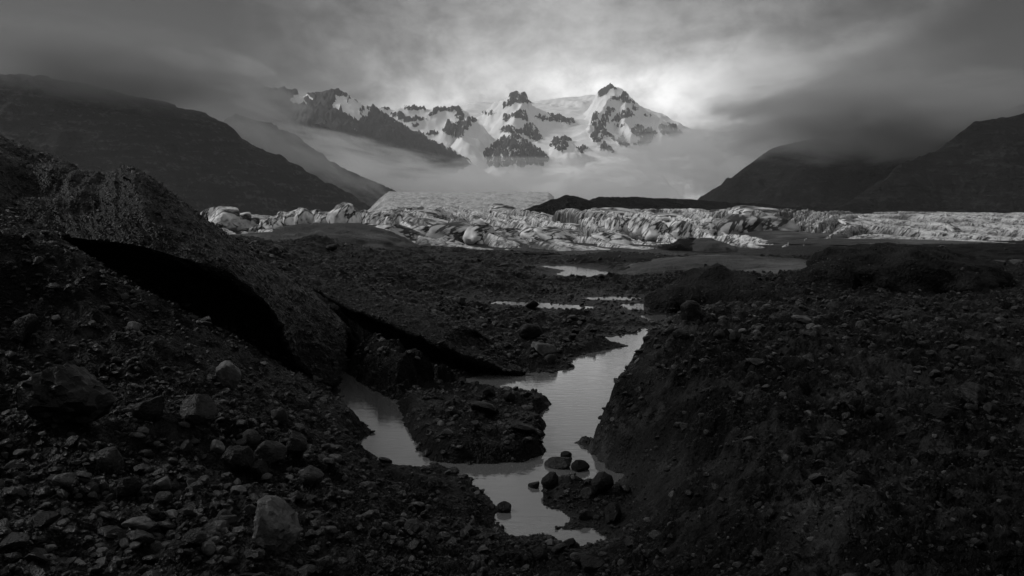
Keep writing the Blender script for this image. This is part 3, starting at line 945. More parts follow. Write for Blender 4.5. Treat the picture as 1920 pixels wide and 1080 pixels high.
def gravel(name, pts, size, label, tilt=0.35, flat=(0.4, 0.75), dip=None):
    n = len(pts)
    me = bpy.data.meshes.new(name); me.vertices.add(n); me.vertices.foreach_set('co', np.asarray(pts, np.float32).ravel())
    sc = np.stack([size * rs.uniform(0.8, 1.3, n), size * rs.uniform(0.65, 1.0, n), size * rs.uniform(*flat, n)], -1) * 1.0
    ro = np.stack([rs.normal(size=n) * tilt, rs.normal(size=n) * tilt, rs.uniform(0, 6.28, n)], -1)
    if dip is not None:
        sc = np.stack([size * rs.uniform(1.0, 1.9, n), size * rs.uniform(0.6, 0.9, n), size * rs.uniform(0.3, 0.55, n)], -1)
        ro = np.stack([rs.normal(size=n) * 0.3, dip + rs.normal(size=n) * 0.4, rs.normal(size=n) * 0.5], -1)
    a = me.attributes.new('size', 'FLOAT_VECTOR', 'POINT'); a.data.foreach_set('vector', sc.astype(np.float32).ravel())
    a = me.attributes.new('turn', 'FLOAT_VECTOR', 'POINT'); a.data.foreach_set('vector', ro.astype(np.float32).ravel())
    a = me.attributes.new('which', 'INT', 'POINT'); a.data.foreach_set('value', rs.integers(0, 10, n).astype(np.int32))
    o = link(name, me); m = o.modifiers.new('gravel', 'NODES'); m.node_group = GT
    return tag(o, label, 'gravel', kind='stuff')


def scatter(dens, y0, y1, smin, smax, umax=0.86, clump=0.5, zfun=None):
    A = umax * (y1 ** 2 - y0 ** 2)
    n = int(dens * A)
    y = np.sqrt(rs.uniform(y0 ** 2, y1 ** 2, n)); x = rs.uniform(-umax, umax, n) * y
    keep = fbm2(x * 0.9 + 31, y * 0.9, 3) * clump + rs.random(n) > 0.42
    x, y = x[keep], y[keep]
    z, d = land(x, y)
    ok = (z > 0.004) & (rs.random(len(x)) > sstep(34, 52, y - 34 * sstep(0.06, -0.05, x / y)))
    # fewer stones on the silt-plastered right mound
    ok &= ~((x > 1.2) & (y < 20) & (rs.random(len(x)) < 0.5 - 0.3 * sstep(8, 12, y)))
    x, y, z = x[ok], y[ok], z[ok]
    s = smin * (1 - rs.random(len(x)) * (1 - (smin / smax) ** 2.2)) ** (-1 / 2.2)
    return np.stack([x, y, z + s * 0.12], -1), s


parts = [scatter(1500, 3.2, 8.5, 0.010, 0.045, clump=0.9), scatter(110, 3.5, 19, 0.030, 0.09, clump=0.9), scatter(16, 4, 42, 0.07, 0.17), scatter(1.6, 12, 80, 0.11, 0.26), scatter(0.03, 25, 85, 0.3, 0.6)]
# the dense cobble field of the lower left
n = 9000
x = rs.uniform(-6.0, -0.8, n); y = rs.uniform(3.6, 9.0, n)
keep = (x / y < -0.27 + 0.05 * perlin2(x, y)) & (fbm2(x * 0.8 + 3, y * 0.8, 3) * 0.9 + rs.random(n) > 0.45)
x, y = x[keep], y[keep]; z, d = land(x, y); s = np.minimum(0.018 * (1 - rs.random(len(x))) ** -0.55, 0.11)
z = z - s * rs.uniform(0, 0.3, len(x))
parts.append((np.stack([x, y, z + s * 0.15], -1)[z > 0], s[z > 0]))
gravel('gravel', np.concatenate([p for p, s in parts]), np.concatenate([s for p, s in parts]), 'loose black gravel strewn over the whole moraine')
# debris on the ridge face and on the shelf
fr = RIDGE[:, 8:150].reshape(-1, 3)
idx = rs.integers(0, len(fr), 11000)
s = 0.022 * (1 - rs.random(len(idx)) * 0.97) ** (-0.42)
gravel('ridge_rubble', fr[idx] + rs.normal(size=(len(idx), 3)) * 0.02, np.minimum(s, 0.065), 'rubble frozen to the face of the black ice ridge', dip=0.75)
fr = SHELF.reshape(-1, 3); idx = rs.integers(0, len(fr), 4200)
s = 0.025 * (1 - rs.random(len(idx)) * 0.97) ** (-0.42)
gravel('shelf_rubble', fr[idx] + rs.normal(size=(len(idx), 3)) * 0.015, np.minimum(s, 0.10), 'rubble lying on the thin ice shelf', dip=0.25)
#%%FAR
# ------------------------------------------------------------------ ash-covered ice mounds between the moraine and the glacier
def mound(px, py, Y, w, h, depth, mat, label, seed, under=0.0, rough=0.16, skew=0.0, power=2.2, bumps=0.0, k3=0.9):
    """a low rounded swell of dirty ice; its base sits at (px, py), it is w by h photograph pixels and depth metres deep"""
    v, f = ICO[5 if w > 300 else 4]
    X0, Y0, Z0 = W(px, py, Y); sc = Y / F
    a, c_, b_ = w * sc / 2, h * sc, depth / 2
    p = v.copy()
    p[:, 2] = np.sign(p[:, 2]) * np.abs(p[:, 2]) ** (2.0 / power)
    q = np.hypot(p[:, 0], p[:, 1])
    n = fbm3(v * 1.7 + seed, 4, 0.5)
    p = p * (1 + rough * n[:, None])
    if bumps: p = p * (1 + bumps * np.clip(fbm3(v * np.array([4.0, 4.0, 2.0]) + seed * 3, 3), -1, 1)[:, None])
    p[:, 0] += skew * np.clip(p[:, 2], 0, 1)
    p = p * (1 + 0.055 * fbm3(v * np.array([a, b_, c_]) * 1.7 + seed, 4, 0.6)[:, None] / max(0.5, min(1.0, c_ / 1.2)))
    if under: 
        cut = np.exp(-((v[:, 2] - 0.10) / 0.22) ** 2) * sstep(-0.25, 0.35, fbm3(v * k3 * 2.4 + seed * 2, 2)) * (v[:, 1] < 0.3)
        p[:, :2] *= (1 - under * cut)[:, None]
    P = p * np.array([a, b_, c_]) + np.array([X0, Y0, Z0 - 0.1 * c_])
    me = mesh_np('ice_mound', P - np.array([X0, Y0, Z0]), tris=f)
    if mat is M_MOUND: RUB.append((P[v[:, 2] > 0.05], Y))
    return tag(link('ice_mound', me, mat, loc=(X0, Y0, Z0)), label, 'ice mound')


RUB = []


mound(1350, 580, 28.0, 215, 84, 6.0, M_MOUND, 'black hollowed ice mound beside the small pool', 3, 0.45, 0.14, 0.10)
mound(1275, 580, 27.2, 130, 52, 3.6, M_MOUND, 'low black ice hump dipping its foot into the small pool', 8, 0.30, 0.12)
mound(1430, 584, 25.5, 120, 52, 3.4, M_MOUND, 'black ice hump at the right end of the hollowed mound', 21, 0.5, 0.15)
mound(1710, 545, 34, 350, 98, 9.0, M_MOUND, 'long black whale-backed ice mound behind the right gravel mound', 12, 0.10, 0.12, -0.15, 2.6)
mound(1575, 528, 33.5, 130, 48, 4.0, M_MOUND, 'rounded black shoulder at the left end of the whale-backed mound', 17, 0.2, 0.12)
mound(1830, 545, 37, 230, 62, 6.0, M_MOUND, 'black tapering tail at the right end of the whale-backed mound', 19, 0.1, 0.12)
mound(1900, 548, 43, 330, 68, 8, M_MOUND2, 'grey streaked ice bank sloping down at the right edge', 23, 0.0, 0.12, 0.0, 2.0, 0.05)
mound(1380, 528, 46, 470, 50, 20, M_MOUND2, 'wide smooth grey swell behind the black hollowed mound', 31, 0.0, 0.08)
mound(1290, 476, 85, 120, 32, 12, M_MOUND, 'dark double-humped ice mound before the crevassed ice', 37, 0.0, 0.18, 0.2)
mound(1330, 478, 82, 100, 33, 10, M_MOUND2, 'grey pointed ice hump right of the dark double-humped one', 41, 0.0, 0.12)
mound(1170, 494, 60, 240, 24, 14, M_MOUND, 'dark smooth swell behind the farthest pool', 43, 0.0, 0.1)
mound(640, 478, 82, 330, 66, 26, M_MOUND2, 'big smooth ash mound before the left ice blocks', 47, 0.0, 0.07, -0.12, 1.7)
mound(800, 476, 84, 240, 16, 16, M_MOUND2, 'lower ash swell right of the big smooth ash mound', 53, 0.0, 0.07)
mound(900, 482, 72, 330, 13, 14, M_MOUND, 'flat dark swell in front of the central ice', 59, 0.0, 0.1)
mound(480, 462, 88, 190, 28, 16, M_MOUND2, 'pale-streaked ash swell at the foot of the left ice blocks', 61, 0.0, 0.1)
mound(1120, 545, 37, 130, 18, 4, M_MOUND, 'small dark undercut bank below the farthest pool', 67, 0.25, 0.14)
mound(1650, 462, 105, 520, 15, 26, M_MOUND2, 'long grey swell behind the whale-backed mound', 71, 0.0, 0.1)
mound(1470, 455, 120, 240, 24, 20, M_MOUND2, 'dark ash-coated dome in front of the crevassed ice', 73, 0.0, 0.12)
mound(1860, 490, 62, 330, 36, 20, M_MOUND, 'dark debris bank behind the whale-backed mound near the right edge', 79, 0.0, 0.1)

rp_, rs_ = [], []
for P, Yd in RUB:
    n = 420; idx = rs.integers(0, len(P), n)
    rp_.append(P[idx] + rs.normal(size=(n, 3)) * np.array([0.2, 0.2, 0.0]) * Yd / 30); rs_.append(np.minimum(0.0013 * Yd * (1 - rs.random(n)) ** -0.40, 0.006 * Yd))
gravel('mound_rubble', np.concatenate(rp_), np.concatenate(rs_), 'debris lying on the black ice mounds')

# ------------------------------------------------------------------ the glacier: a crevassed sheet and the ice blocks that stand out of it
NCg = 780
ug = np.linspace(-0.78, 0.80, NCg)
yg = np.concatenate([np.exp(np.linspace(math.log(68.0), math.log(430.0), 360, endpoint=False)), np.exp(np.linspace(math.log(430.0), math.log(2600.0), 80))])
NRg = len(yg)
X = yg[:, None] * ug[None, :]; Y = np.repeat(yg[:, None], NCg, 1)
x = X.ravel(); y = Y.ravel(); u = x / y
pxs = u * F + 960
# how high the ice surface looks at each bearing and distance
front = np.interp(pxs, [-200, 330, 420, 520, 700, 760, 900, 1000, 1200, 1400, 1600, 2100], [125, 125, 125, 122, 100, 84, 76, 74, 76, 80, 100, 96])
prow = np.interp(y, [68, 76, 88, 104, 125, 160, 210, 280, 380, 600, 1000, 1800, 2600], [480, 473, 466, 457, 446, 432, 420, 410, 402, 394, 380, 366, 361])
row_r = np.interp(y, [68, 76, 88, 104, 125, 160, 210, 280, 400, 600, 2600], [480, 474, 467, 458, 447, 432, 418, 406, 401, 402, 408])
wr = sstep(1025, 1075, pxs) * sstep(200, 400, y) + sstep(960, 1060, pxs) * (1 - sstep(200, 400, y))
prow = prow * (1 - wr) + row_r * wr
wl = np.where(y < 420, sstep(740, 660, pxs), sstep(735, 672, pxs + 14 * perlin2(y / 200, pxs * 0)))
row_l = np.interp(y, [88, 125, 160, 220, 400, 2600], [472, 448, 434, 416, 408, 412])
prow = prow * (1 - wl) + row_l * wl
zg = CAMH - (prow - HZ) * y / F
# tilted slabs between crevasses: each cell is a plane dipping to the right and towards the viewer
wx = x + 4.0 * fbm2(x * 0.04, y * 0.04, 3); wy = y + 6.0 * fbm2(x * 0.04 + 50, y * 0.04, 3)
plate = sstep(1440, 1640, pxs)
size = 7.4 * (y / 150.0) ** 0.45
ca, sa = math.cos(0.55), math.sin(0.55)
vx = (wx * ca + wy * sa) / (size * (1 + 1.3 * plate)); vy = (-wx * sa + wy * ca) / (size * 2.6)
f1, f2, cid, ox, oy = voronoi_off(vx, vy)
edge = f2 - f1
g1, g2, cid2, px2, py2 = voronoi_off(vx * 2.3 + 40, vy * 2.6 + 7, 9)
edge2 = g2 - g1
amp = np.interp(y, [68, 85, 105, 140, 220, 400, 900, 2600], [0.25, 0.8, 2.4, 4.4, 5.0, 4.4, 2.2, 2.2]) * (1 - 0.62 * plate) * (1 - 0.45 * wl)
slab = 0.25 + 0.75 * cid + (-0.75 * ox + 0.55 * oy)
slab = slab - 0.75 * np.exp(-(edge / 0.10) ** 2) + 0.16 * (-0.7 * px2 + 0.5 * py2) - 0.12 * np.exp(-(edge2 / 0.08) ** 2)
slab = slab + 0.035 * ridged2(vx * 5 + cid * 30, vy * 0.9, 2)
zg = zg + amp * (slab - 0.55) + 0.10 * amp * fbm2(x * 0.3, y * 0.3, 3)
zg = zg + sstep(600, 1500, y) * 7 * fbm2(x / 260, y / 400, 3)
cap = CAMH + (HZ - (392 + 3 * perlin2(pxs / 40, y / 90))) * y / F
zg = np.where((pxs > 1040) & (zg > cap), cap + 0.15 * (zg - cap), zg)
gate = sstep(-6, 10, y - front)
zg = zg * gate + (-1.5) * (1 - gate)
stripe = sstep(0.10, 0.02, np.abs(fbm2(vx * 3.2 + cid * 60, vy * 0.7, 2, 0.5))) * 0.9 + 0.5 * sstep(0.2, 0.55, fbm2(vx * 2.2 + cid * 30, vy * 0.7, 2, 0.5))  # thin ash lines, then broad greying that paints shading on the faces
ash = np.clip(sstep(0.16, 0.03, edge) * 0.75 + sstep(0.07, 0.01, edge2) * 0.35 + stripe * 0.55 + sstep(16, 2, y - front) * 0.15 + sstep(0.72, 0.9, cid) * 0.35, 0, 1)
ash = ash * np.interp(y, [88, 400, 900, 2600], [0.9, 0.9, 0.45, 0.35]) * (1 - 0.35 * plate)
me = mesh_np('glacier', np.stack([x, y, zg], -1), grid_quads(NRg, NCg))
attr(me, 'ash', ash)
glacier = tag(link('glacier', me, M_ICE), 'crevassed pale glacier tongue spreading across the valley floor', 'glacier', kind='structure')


def gl_z(px, Y):
    j = np.clip(np.searchsorted(ug, (px - 960) / F), 0, NCg - 1); i = np.clip(np.searchsorted(yg, Y), 0, NRg - 1)
    return zg.reshape(NRg, NCg)[i, j]


def serac_mesh(seed, rounded=False):
    r = np.random.default_rng(seed)
    v, f = ICO[4]
    if rounded:
        n = r.normal(size=(9, 3)); n[:, 2] = np.abs(n[:, 2]); dd = r.uniform(0.75, 0.95, 9); ex = 9.0
    else:
        n = np.array([(-1, 0.1, 0.25), (1, -0.1, 0.15), (0.25, -0.75, 0.65), (-0.3, -0.9, 0.35), (0.1, 1, 0.1), (0.5, -0.3, 0.8), (-0.5, 0.2, 0.9), (0.8, -0.6, 0.3)]) + r.normal(size=(8, 3)) * 0.22
        dd = r.uniform(0.45, 0.85, 8); ex = 22.0
    n /= np.linalg.norm(n, axis=1)[:, None]
    q = np.maximum(v @ n.T, 1e-3) / dd
    q = np.concatenate([q, np.full((len(v), 1), 0.95)], 1)
    p = v / (np.sum(q ** ex, 1) ** (1 / ex))[:, None]
    g = ridged2(p[:, 0] * 2.4 + seed + p[:, 2] * 0.8, p[:, 1] * 0.9, 2, 0.5)
    p = p * (1 + 0.05 * fbm3(v * 1.8 + seed, 4, 0.55)[:, None] - 0.06 * np.clip(g, 0, 1)[:, None])
    e = p.max(0) - p.min(0); p = (p - (p.max(0) + p.min(0)) / 2) / e
    me = mesh_np('serac', p, tris=f); auto_sharp(me, 40)
    return me


SER = []
for i in range(16):
    me = serac_mesh(900 + i, i % 4 == 3)
    r = np.random.default_rng(i); co = np.empty(len(me.vertices) * 3); me.vertices.foreach_get('co', co); co = co.reshape(-1, 3)
    attr(me, 'ash', np.clip(sstep(0.10, 0.02, np.abs(fbm2(co[:, 0] * 7 + i * 7 + co[:, 2] * 4, co[:, 1] * 1.5 + co[:, 2], 2))) * 0.45 + 0.30 * sstep(0.1, 0.5, fbm2(co[:, 0] * 4 + i * 3, co[:, 1] * 2 + co[:, 2] * 2, 2)) + (0.45 if i % 5 == 4 else 0.0), 0, 1))  # thin ash lines plus broad grey patches painted as face shading
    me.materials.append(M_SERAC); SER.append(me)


def serac(px, py, Y, w, h, depth=None, which=0, rz=0.0, tilt=0.0):
    """an ice block whose base is seen at (px, py)"""
    X0, Y0, Z0 = W(px, py, Y); sc = Y / F
    hh = h * sc * 1.35; ww = w * sc; dd = depth if depth else ww * 1.1
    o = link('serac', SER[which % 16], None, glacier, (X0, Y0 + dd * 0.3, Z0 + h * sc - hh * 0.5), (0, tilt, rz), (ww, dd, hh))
    return o


rq = np.random.default_rng(5)
# the row at the left: small caps, then the big dome
for (px, py, w, h, k) in [(385, 418, 46, 30, 0), (412, 420, 52, 34, 2), (440, 424, 46, 28, 5), (400, 440, 52, 24, 2), (425, 446, 46, 26, 6), (455, 444, 42, 26, 8), (465, 428, 34, 20, 9), (478, 440, 34, 20, 4),
        (505, 430, 40, 22, 1), (525, 418, 36, 22, 2), (545, 420, 38, 30, 5), (566, 420, 36, 32, 7), (585, 422, 36, 30, 0), (604, 424, 34, 28, 10), (500, 445, 60, 18, 4), (560, 440, 60, 20, 12),
        (640, 428, 62, 50, 11), (662, 425, 34, 36, 13), (625, 432, 34, 26, 14), (652, 436, 40, 28, 1), (680, 425, 36, 32, 3), (700, 424, 38, 30, 6), (715, 425, 34, 28, 8), (738, 422, 30, 22, 9), (690, 440, 46, 22, 12), (620, 440, 40, 18, 5)]:
    serac(px, py, 150 + rq.uniform(-12, 12), w, h, None, k, rq.uniform(-0.5, 0.5), rq.normal() * 0.12)
serac(640, 424, 140, 66, 46, None, 11, 0.2, 0.0)
# leaning fins of the central front
for (px, py, w, h, k, tl) in [(700, 448, 70, 26, 2, .5), (735, 452, 80, 28, 6, .5), (770, 458, 90, 30, 9, .5), (800, 455, 84, 34, 0, .5), (858, 460, 120, 46, 4, .15), (905, 460, 70, 42, 13, .55), (930, 462, 60, 40, 6, .6), (955, 462, 60, 36, 1, .6),
        (985, 462, 64, 34, 5, .6), (1010, 460, 80, 32, 10, .5), (1045, 455, 90, 28, 2, .5), (1080, 455, 90, 24, 8, .5), (760, 470, 110, 20, 12, .2), (860, 468, 120, 14, 14, 0), (960, 470, 120, 16, 14, 0), (1050, 472, 120, 16, 10, 0), (1120, 468, 110, 14, 2, 0), (1150, 455, 80, 20, 0, .3)]:
    serac(px, py, 112 + rq.uniform(-8, 14), w, h, None, k, rq.uniform(-0.3, 0.3), tl)
# domes and fins farther to the right, then a scatter over the crevassed field
for (px, py, w, h, k) in [(1285, 462, 110, 50, 2), (1330, 460, 70, 44, 6), (1370, 458, 70, 28, 12), (1395, 452, 110, 52, 4), (1440, 440, 120, 34, 9), (1525, 466, 74, 26, 11), (1400, 468, 110, 16, 14), (1350, 468, 80, 14, 3), (1470, 466, 90, 14, 5),
        (1205, 448, 50, 40, 7), (1235, 450, 50, 36, 1), (1180, 445, 50, 36, 13), (1160, 440, 44, 36, 10)]:
    serac(px, py, 125 + rq.uniform(-8, 8), w, h, None, k, rq.uniform(-0.4, 0.4), rq.normal() * 0.15)
for i in range(80):
    px = rq.uniform(780, 1900); Yd = math.exp(rq.uniform(math.log(140), math.log(330)))
    if px > 1500 and rq.random() < 0.4: continue
    zz = gl_z(px, Yd); py = HZ - (zz - CAMH) * F / Yd
    w = rq.uniform(26, 64) * (180 / Yd) ** 0.7; h = w * rq.uniform(0.25, 0.5) * (0.6 if px > 1500 else 1)
    serac(px, py + 5, Yd, w, h, w * Yd / F * rq.uniform(1.5, 3.0), int(rq.integers(16)), rq.normal() * 0.25 - 0.55, rq.normal() * 0.2 + 0.25)


# ------------------------------------------------------------------ hills and mountains
def seg_field(x, y, line):
    """distance to a crest line and the crest height at the nearest point"""
    d = np.full(x.shape, 1e12); z = np.zeros(x.shape)
    for (ax, ay, az_), (bx, by, bz) in zip(line[:-1], line[1:]):
        ex, ey = bx - ax, by - ay
        tt = np.clip(((x - ax) * ex + (y - ay) * ey) / (ex * ex + ey * ey), 0, 1)
        dd = np.hypot(x - ax - ex * tt, y - ay - ey * tt)
        zz = az_ + (bz - az_) * tt
        better = dd < d
        d = np.where(better, dd, d); z = np.where(better, zz, z)
    return d, z


def hill(name, crest, label, mat, u0, u1, y0, y1, nu, ny, slope, rough, terr=0.0, side=1.0, kind='structure', cat='hill', gully=0.0):
    line = [W(*c) for c in crest]
    uu = np.linspace(u0, u1, nu); yy = np.linspace(y0, y1, ny)
    X = (yy[:, None] * uu[None, :]); Y = np.repeat(yy[:, None], nu, 1)
    x = X.ravel(); y = Y.ravel()
    L = (y1 - y0)
    wxx = x + rough * 1.2 * fbm2(x / L * 5, y / L * 5, 3); wyy = y + rough * 1.2 * fbm2(x / L * 5 + 9, y / L * 5, 3)
    d, zc = seg_field(wxx, wyy, line)
    d0 = np.minimum(d, d * 0.55 + 0.18 * L * 0.4)
    z = zc - slope * d
    if gully: z = z - gully * np.clip(ridged2(x / L * 14, (y + z) / L * 5, 3), -0.5, 1) * np.clip(d / (0.15 * L), 0, 1)
    z = z + rough * (0.5 * fbm2(x / L * 12, y / L * 12, 5, 0.55) + 0.15 * ridged2(x / L * 30, y / L * 30, 3)) * np.clip(0.25 + d / (0.1 * L), 0, 1)
    if terr:
        ph = z / terr + 0.6 * fbm2(x / L * 6, y / L * 6, 2)
        z = z + terr * 0.16 * np.sin(ph * 2 * np.pi) * np.clip(0.3 + 1.2 * fbm2(x / L * 9 + 3, y / L * 9, 3), 0, 1) + 2.2 * ridged2(x / L * 60, y / L * 60 + z / 30, 3, 0.6)
    z = np.maximum(z, -1.4)
    me = mesh_np(name, np.stack([x, y, z], -1), grid_quads(ny, nu))
    return tag(link(name, me, mat), label, cat, kind=kind)


hill('hill_left', [(-420, 60, 1200), (-200, 110, 1250), (0, 141, 1300), (100, 147, 1330), (250, 180, 1380), (330, 205, 1420), (415, 238, 1450), (440, 262, 1465), (530, 292, 1520), (600, 330, 1560), (650, 358, 1600), (690, 386, 1650), (705, 402, 1680)],
     'dark terraced hillside rising into cloud on the left', M_HILL, -1.0, -0.16, 620, 1900, 300, 220, 0.62, 22, 22, gully=20)
hill('hill_spur', [(440, 215, 2250), (500, 232, 2300), (560, 255, 2350), (620, 300, 2400), (680, 335, 2450), (740, 359, 2550), (800, 372, 2620), (840, 384, 2680)],
     'misty spur descending behind the left hillside', M_HILL, -0.42, -0.06, 1750, 3000, 200, 130, 0.75, 22, 30, gully=10)
hill('hill_right', [(1300, 378, 1750), (1330, 371, 1720), (1350, 350, 1690), (1390, 316, 1650), (1440, 280, 1600), (1510, 262, 1560), (1640, 252, 1500), (1780, 240, 1450), (1920, 200, 1420), (2200, 120, 1400)],
     'dark hillside on the right with its top lost in cloud', M_HILL2, 0.22, 1.0, 640, 2100, 260, 190, 0.50, 24, 0, gully=20)
hill('hill_shoulder', [(1540, 392, 930), (1600, 360, 960), (1680, 318, 1000), (1760, 272, 1040), (1850, 228, 1080), (1920, 203, 1100), (2100, 140, 1150)],
     'nearer dark shoulder of the right hillside with slanting gullies', M_HILL2, 0.40, 1.0, 560, 1300, 220, 140, 0.60, 20, 0, gully=12)
hill('moraine_ridge', [(960, 402, 400), (1000, 388, 405), (1030, 376, 410), (1062, 365, 415), (1085, 368, 425), (1110, 376, 450), (1135, 368, 560), (1200, 370, 620), (1300, 374, 720), (1360, 378, 800), (1500, 388, 800), (1700, 392, 760), (2000, 394, 740)],
     'low black moraine ridge between the glacier and the fog', M_HILL2, -0.02, 0.75, 340, 900, 300, 110, 0.45, 4.5, 0)

# the snow-covered massif
NRm, NCm = 300, 700
um = np.linspace(-0.42, 0.45, NCm); ym = np.linspace(4300, 8900, NRm)
X = ym[:, None] * um[None, :]; Y = np.repeat(ym[:, None], NCm, 1)
x = X.ravel(); y = Y.ravel()
wx = x + 60 * fbm2(x / 500, y / 500, 4) + 18 * fbm2(x / 120, y / 120, 3); wy = y + 60 * fbm2(x / 500 + 7, y / 500, 4)
base = np.interp(y, [4300, 5000, 5500, 6600, 7500, 8200, 8900], [-250, 20, 330, 800, 1130, 1290, 1200])
xs = x + 160 * fbm2(x / 700, y / 700, 3)
base = base - 0.75 * 220 * np.log1p(np.exp(np.clip((xs - 1050) / 220, -20, 20))) - 0.3 * np.clip(-450 - x, 0, None)
base = base + 26 * fbm2(x / 420, y / 420, 4, 0.42) + 16 * ridged2(x / 380, y / 150, 2, 0.4)
RID = [
 (0.62, [(150, 230, 4500), (330, 190, 4600), (440, 176, 4700), (530, 172, 4750), (572, 180, 4780), (630, 174, 4800), (665, 186, 4830), (700, 206, 4860), (740, 226, 4900), (790, 258, 4950), (830, 284, 5000), (880, 306, 5050), (930, 330, 5100), (980, 352, 5150)]),
 (0.95, [(690, 212, 6300), (712, 201, 6300), (740, 206, 6320), (765, 199, 6330), (800, 203, 6330), (850, 203, 6340), (868, 209, 6340), (880, 224, 6300), (905, 232, 6250)]),
 (1.0, [(868, 209, 6340), (872, 238, 6080), (866, 262, 5850)]),
 (1.05, [(905, 215, 7000), (925, 192, 7000), (945, 186, 6950), (958, 174, 6850), (972, 172, 6820), (990, 178, 6820), (997, 196, 6800), (1006, 214, 6760)]),
 (1.0, [(968, 173, 6830), (972, 208, 6560), (968, 238, 6300), (962, 262, 6050)]),
 (0.95, [(995, 190, 6800), (1040, 222, 6750), (1080, 228, 6740)]),
 (0.80, [(962, 254, 5900), (962, 256, 5880)]),
 (0.85, [(1048, 262, 6050), (1062, 262, 6030)]),
 (0.50, [(850, 215, 8000), (930, 194, 8050), (1000, 189, 8100), (1060, 182, 8100), (1110, 176, 8100), (1150, 178, 8000)]),
 (1.15, [(1112, 192, 7400), (1122, 172, 7350), (1136, 161, 7300), (1152, 164, 7280), (1166, 168, 7250), (1180, 184, 7220), (1196, 202, 7200), (1222, 214, 7180), (1248, 228, 7150), (1272, 240, 7120), (1290, 258, 7080)]),
 (1.1, [(1150, 172, 7250), (1124, 205, 6900), (1110, 235, 6600), (1108, 270, 6300), (1112, 292, 6100)]),
 (1.05, [(1170, 180, 7220), (1176, 212, 6900), (1182, 246, 6600), (1186, 284, 6300)]),
 (1.0, [(1240, 225, 7150), (1236, 250, 6850), (1230, 280, 6600)]),
 (0.35, [(1270, 242, 8500), (1330, 240, 8500), (1390, 243, 8500), (1460, 252, 8500), (1540, 262, 8500)]),
]
z = base.copy()
for sl, cr_ in RID:
    d, zc = seg_field(wx, wy, [W(*c) for c in cr_])
    zz = zc - sl * d + 22 * fbm2(x / 160, y / 160, 4) * np.clip(d / 150, 0.15, 1)
    h_ = np.clip(0.5 + 0.5 * (zz - z) / 25, 0, 1)
    z = np.where(zz > z, zz, z)
z0 = z.copy() 
ZM = lambda zz, sc_, ox, oy: [(ox + sc_ * a, oy + sc_ * b) for a, b in zz]
A7 = lambda q: ZM(q, 0.2292, 860, 150)
A8 = lambda q: ZM(q, 0.2083, 500, 150)
ROCK = [
 A8([(-2200,-200),(-100,-60),(100,70),(250,110),(400,150),(630,110),(700,135),(880,240),(1000,270),(1100,330),(1270,430),(1450,520),(1700,660),(1850,760),(1600,900),(-2200,900)]),
 A8([(1000,270),(1050,240),(1110,250),(1110,275)]), A8([(1100,310),(1200,290),(1280,330),(1370,340),(1470,360),(1400,380),(1250,385),(1150,340)]),
 A8([(1440,320),(1500,260),(1640,255),(1730,250),(1780,320),(1790,360),(1740,370),(1700,330),(1705,280),(1640,300),(1560,290),(1500,330)]),
 A8([(1580,480),(1620,390),(1670,375),(1680,420),(1720,380),(1830,365),(1855,420),(1800,465),(1770,470),(1780,520),(1720,535),(1640,500)]),
 A8([(1310,400),(1380,410),(1350,435),(1315,425)]), A8([(1400,480),(1500,470),(1560,480),(1500,510)]), A8([(1790,345),(1900,350),(1890,385),(1820,380)]), A8([(1240,240),(1400,235),(1440,280),(1380,290),(1250,270)]),
 A7([(400,190),(420,130),(460,95),(540,120),(590,150),(590,190),(560,210),(480,180),(420,210),(360,265),(370,200)]),
 A7([(360,290),(450,280),(520,245),(570,300),(590,355),(520,330),(440,310),(360,370)]), A7([(620,300),(760,285),(950,330),(940,365),(860,355),(800,350),(640,330)]),
 A7([(340,400),(420,380),(500,420),(560,360),(640,370),(690,480),(640,520),(560,470),(470,440),(350,440)]),
 A7([(190,600),(330,490),(450,450),(560,500),(640,560),(760,660),(700,700),(400,720),(250,720)]),
 A7([(740,520),(800,480),(880,470),(920,500),(880,570),(840,600),(780,580)]), A7([(960,570),(1020,540),(1075,570),(1010,600)]), A7([(160,280),(260,265),(340,280),(300,295)]),
 A7([(1130,130),(1150,80),(1230,45),(1290,70),(1220,110),(1150,140)]), A7([(1240,180),(1260,135),(1320,140),(1350,100),(1400,150),(1450,195),(1380,200),(1300,180)]),
 A7([(1070,380),(1100,280),(1135,265),(1140,310),(1110,380)]), A7([(1080,470),(1120,390),(1180,290),(1220,230),(1280,240),(1250,300),(1220,370),(1160,420),(1110,530)]),
 A7([(1250,350),(1330,260),(1400,240),(1450,310),(1350,320),(1290,360)]), A7([(1120,530),(1190,400),(1250,440),(1280,500),(1200,470),(1150,520)]),
 A7([(1290,500),(1350,440),(1400,530),(1390,555),(1310,530)]), A7([(1400,440),(1440,380),(1500,370),(1620,430),(1600,490),(1540,550),(1420,540),(1500,480)]),
 A7([(1640,370),(1780,375),(1830,450),(1760,480),(1640,440)]), A7([(1270,390),(1350,370),(1370,390),(1310,410)]), A7([(1420,200),(1490,240),(1430,245)]), A7([(1500,280),(1560,285),(1600,310),(1520,305)]), A7([(1130,570),(1190,510),(1280,600)]),
]
SNOWP = [A8([(620,140),(700,150),(880,240),(940,280),(900,350),(800,390),(700,330),(570,250),(630,190)]), A8([(150,160),(230,180),(300,120),(400,170),(450,210),(330,200),(380,270),(250,230)]), A8([(1090,330),(1190,385),(1150,390)]), A8([(940,330),(1010,380),(960,370)])]
qx = 960 + F * x / y; qy = HZ - F * (z - CAMH) / y
jx = qx + 3.6 * fbm2(x / 90, y / 90 + z / 90, 3); jy = qy + 3.6 * fbm2(x / 90 + 20, y / 90 - z / 90, 3)
rockv = np.zeros(len(x))
for poly in ROCK:
    rockv = np.maximum(rockv, sstep(3.2, -3.2, poly_sdf(jx, jy, np.array(poly))))
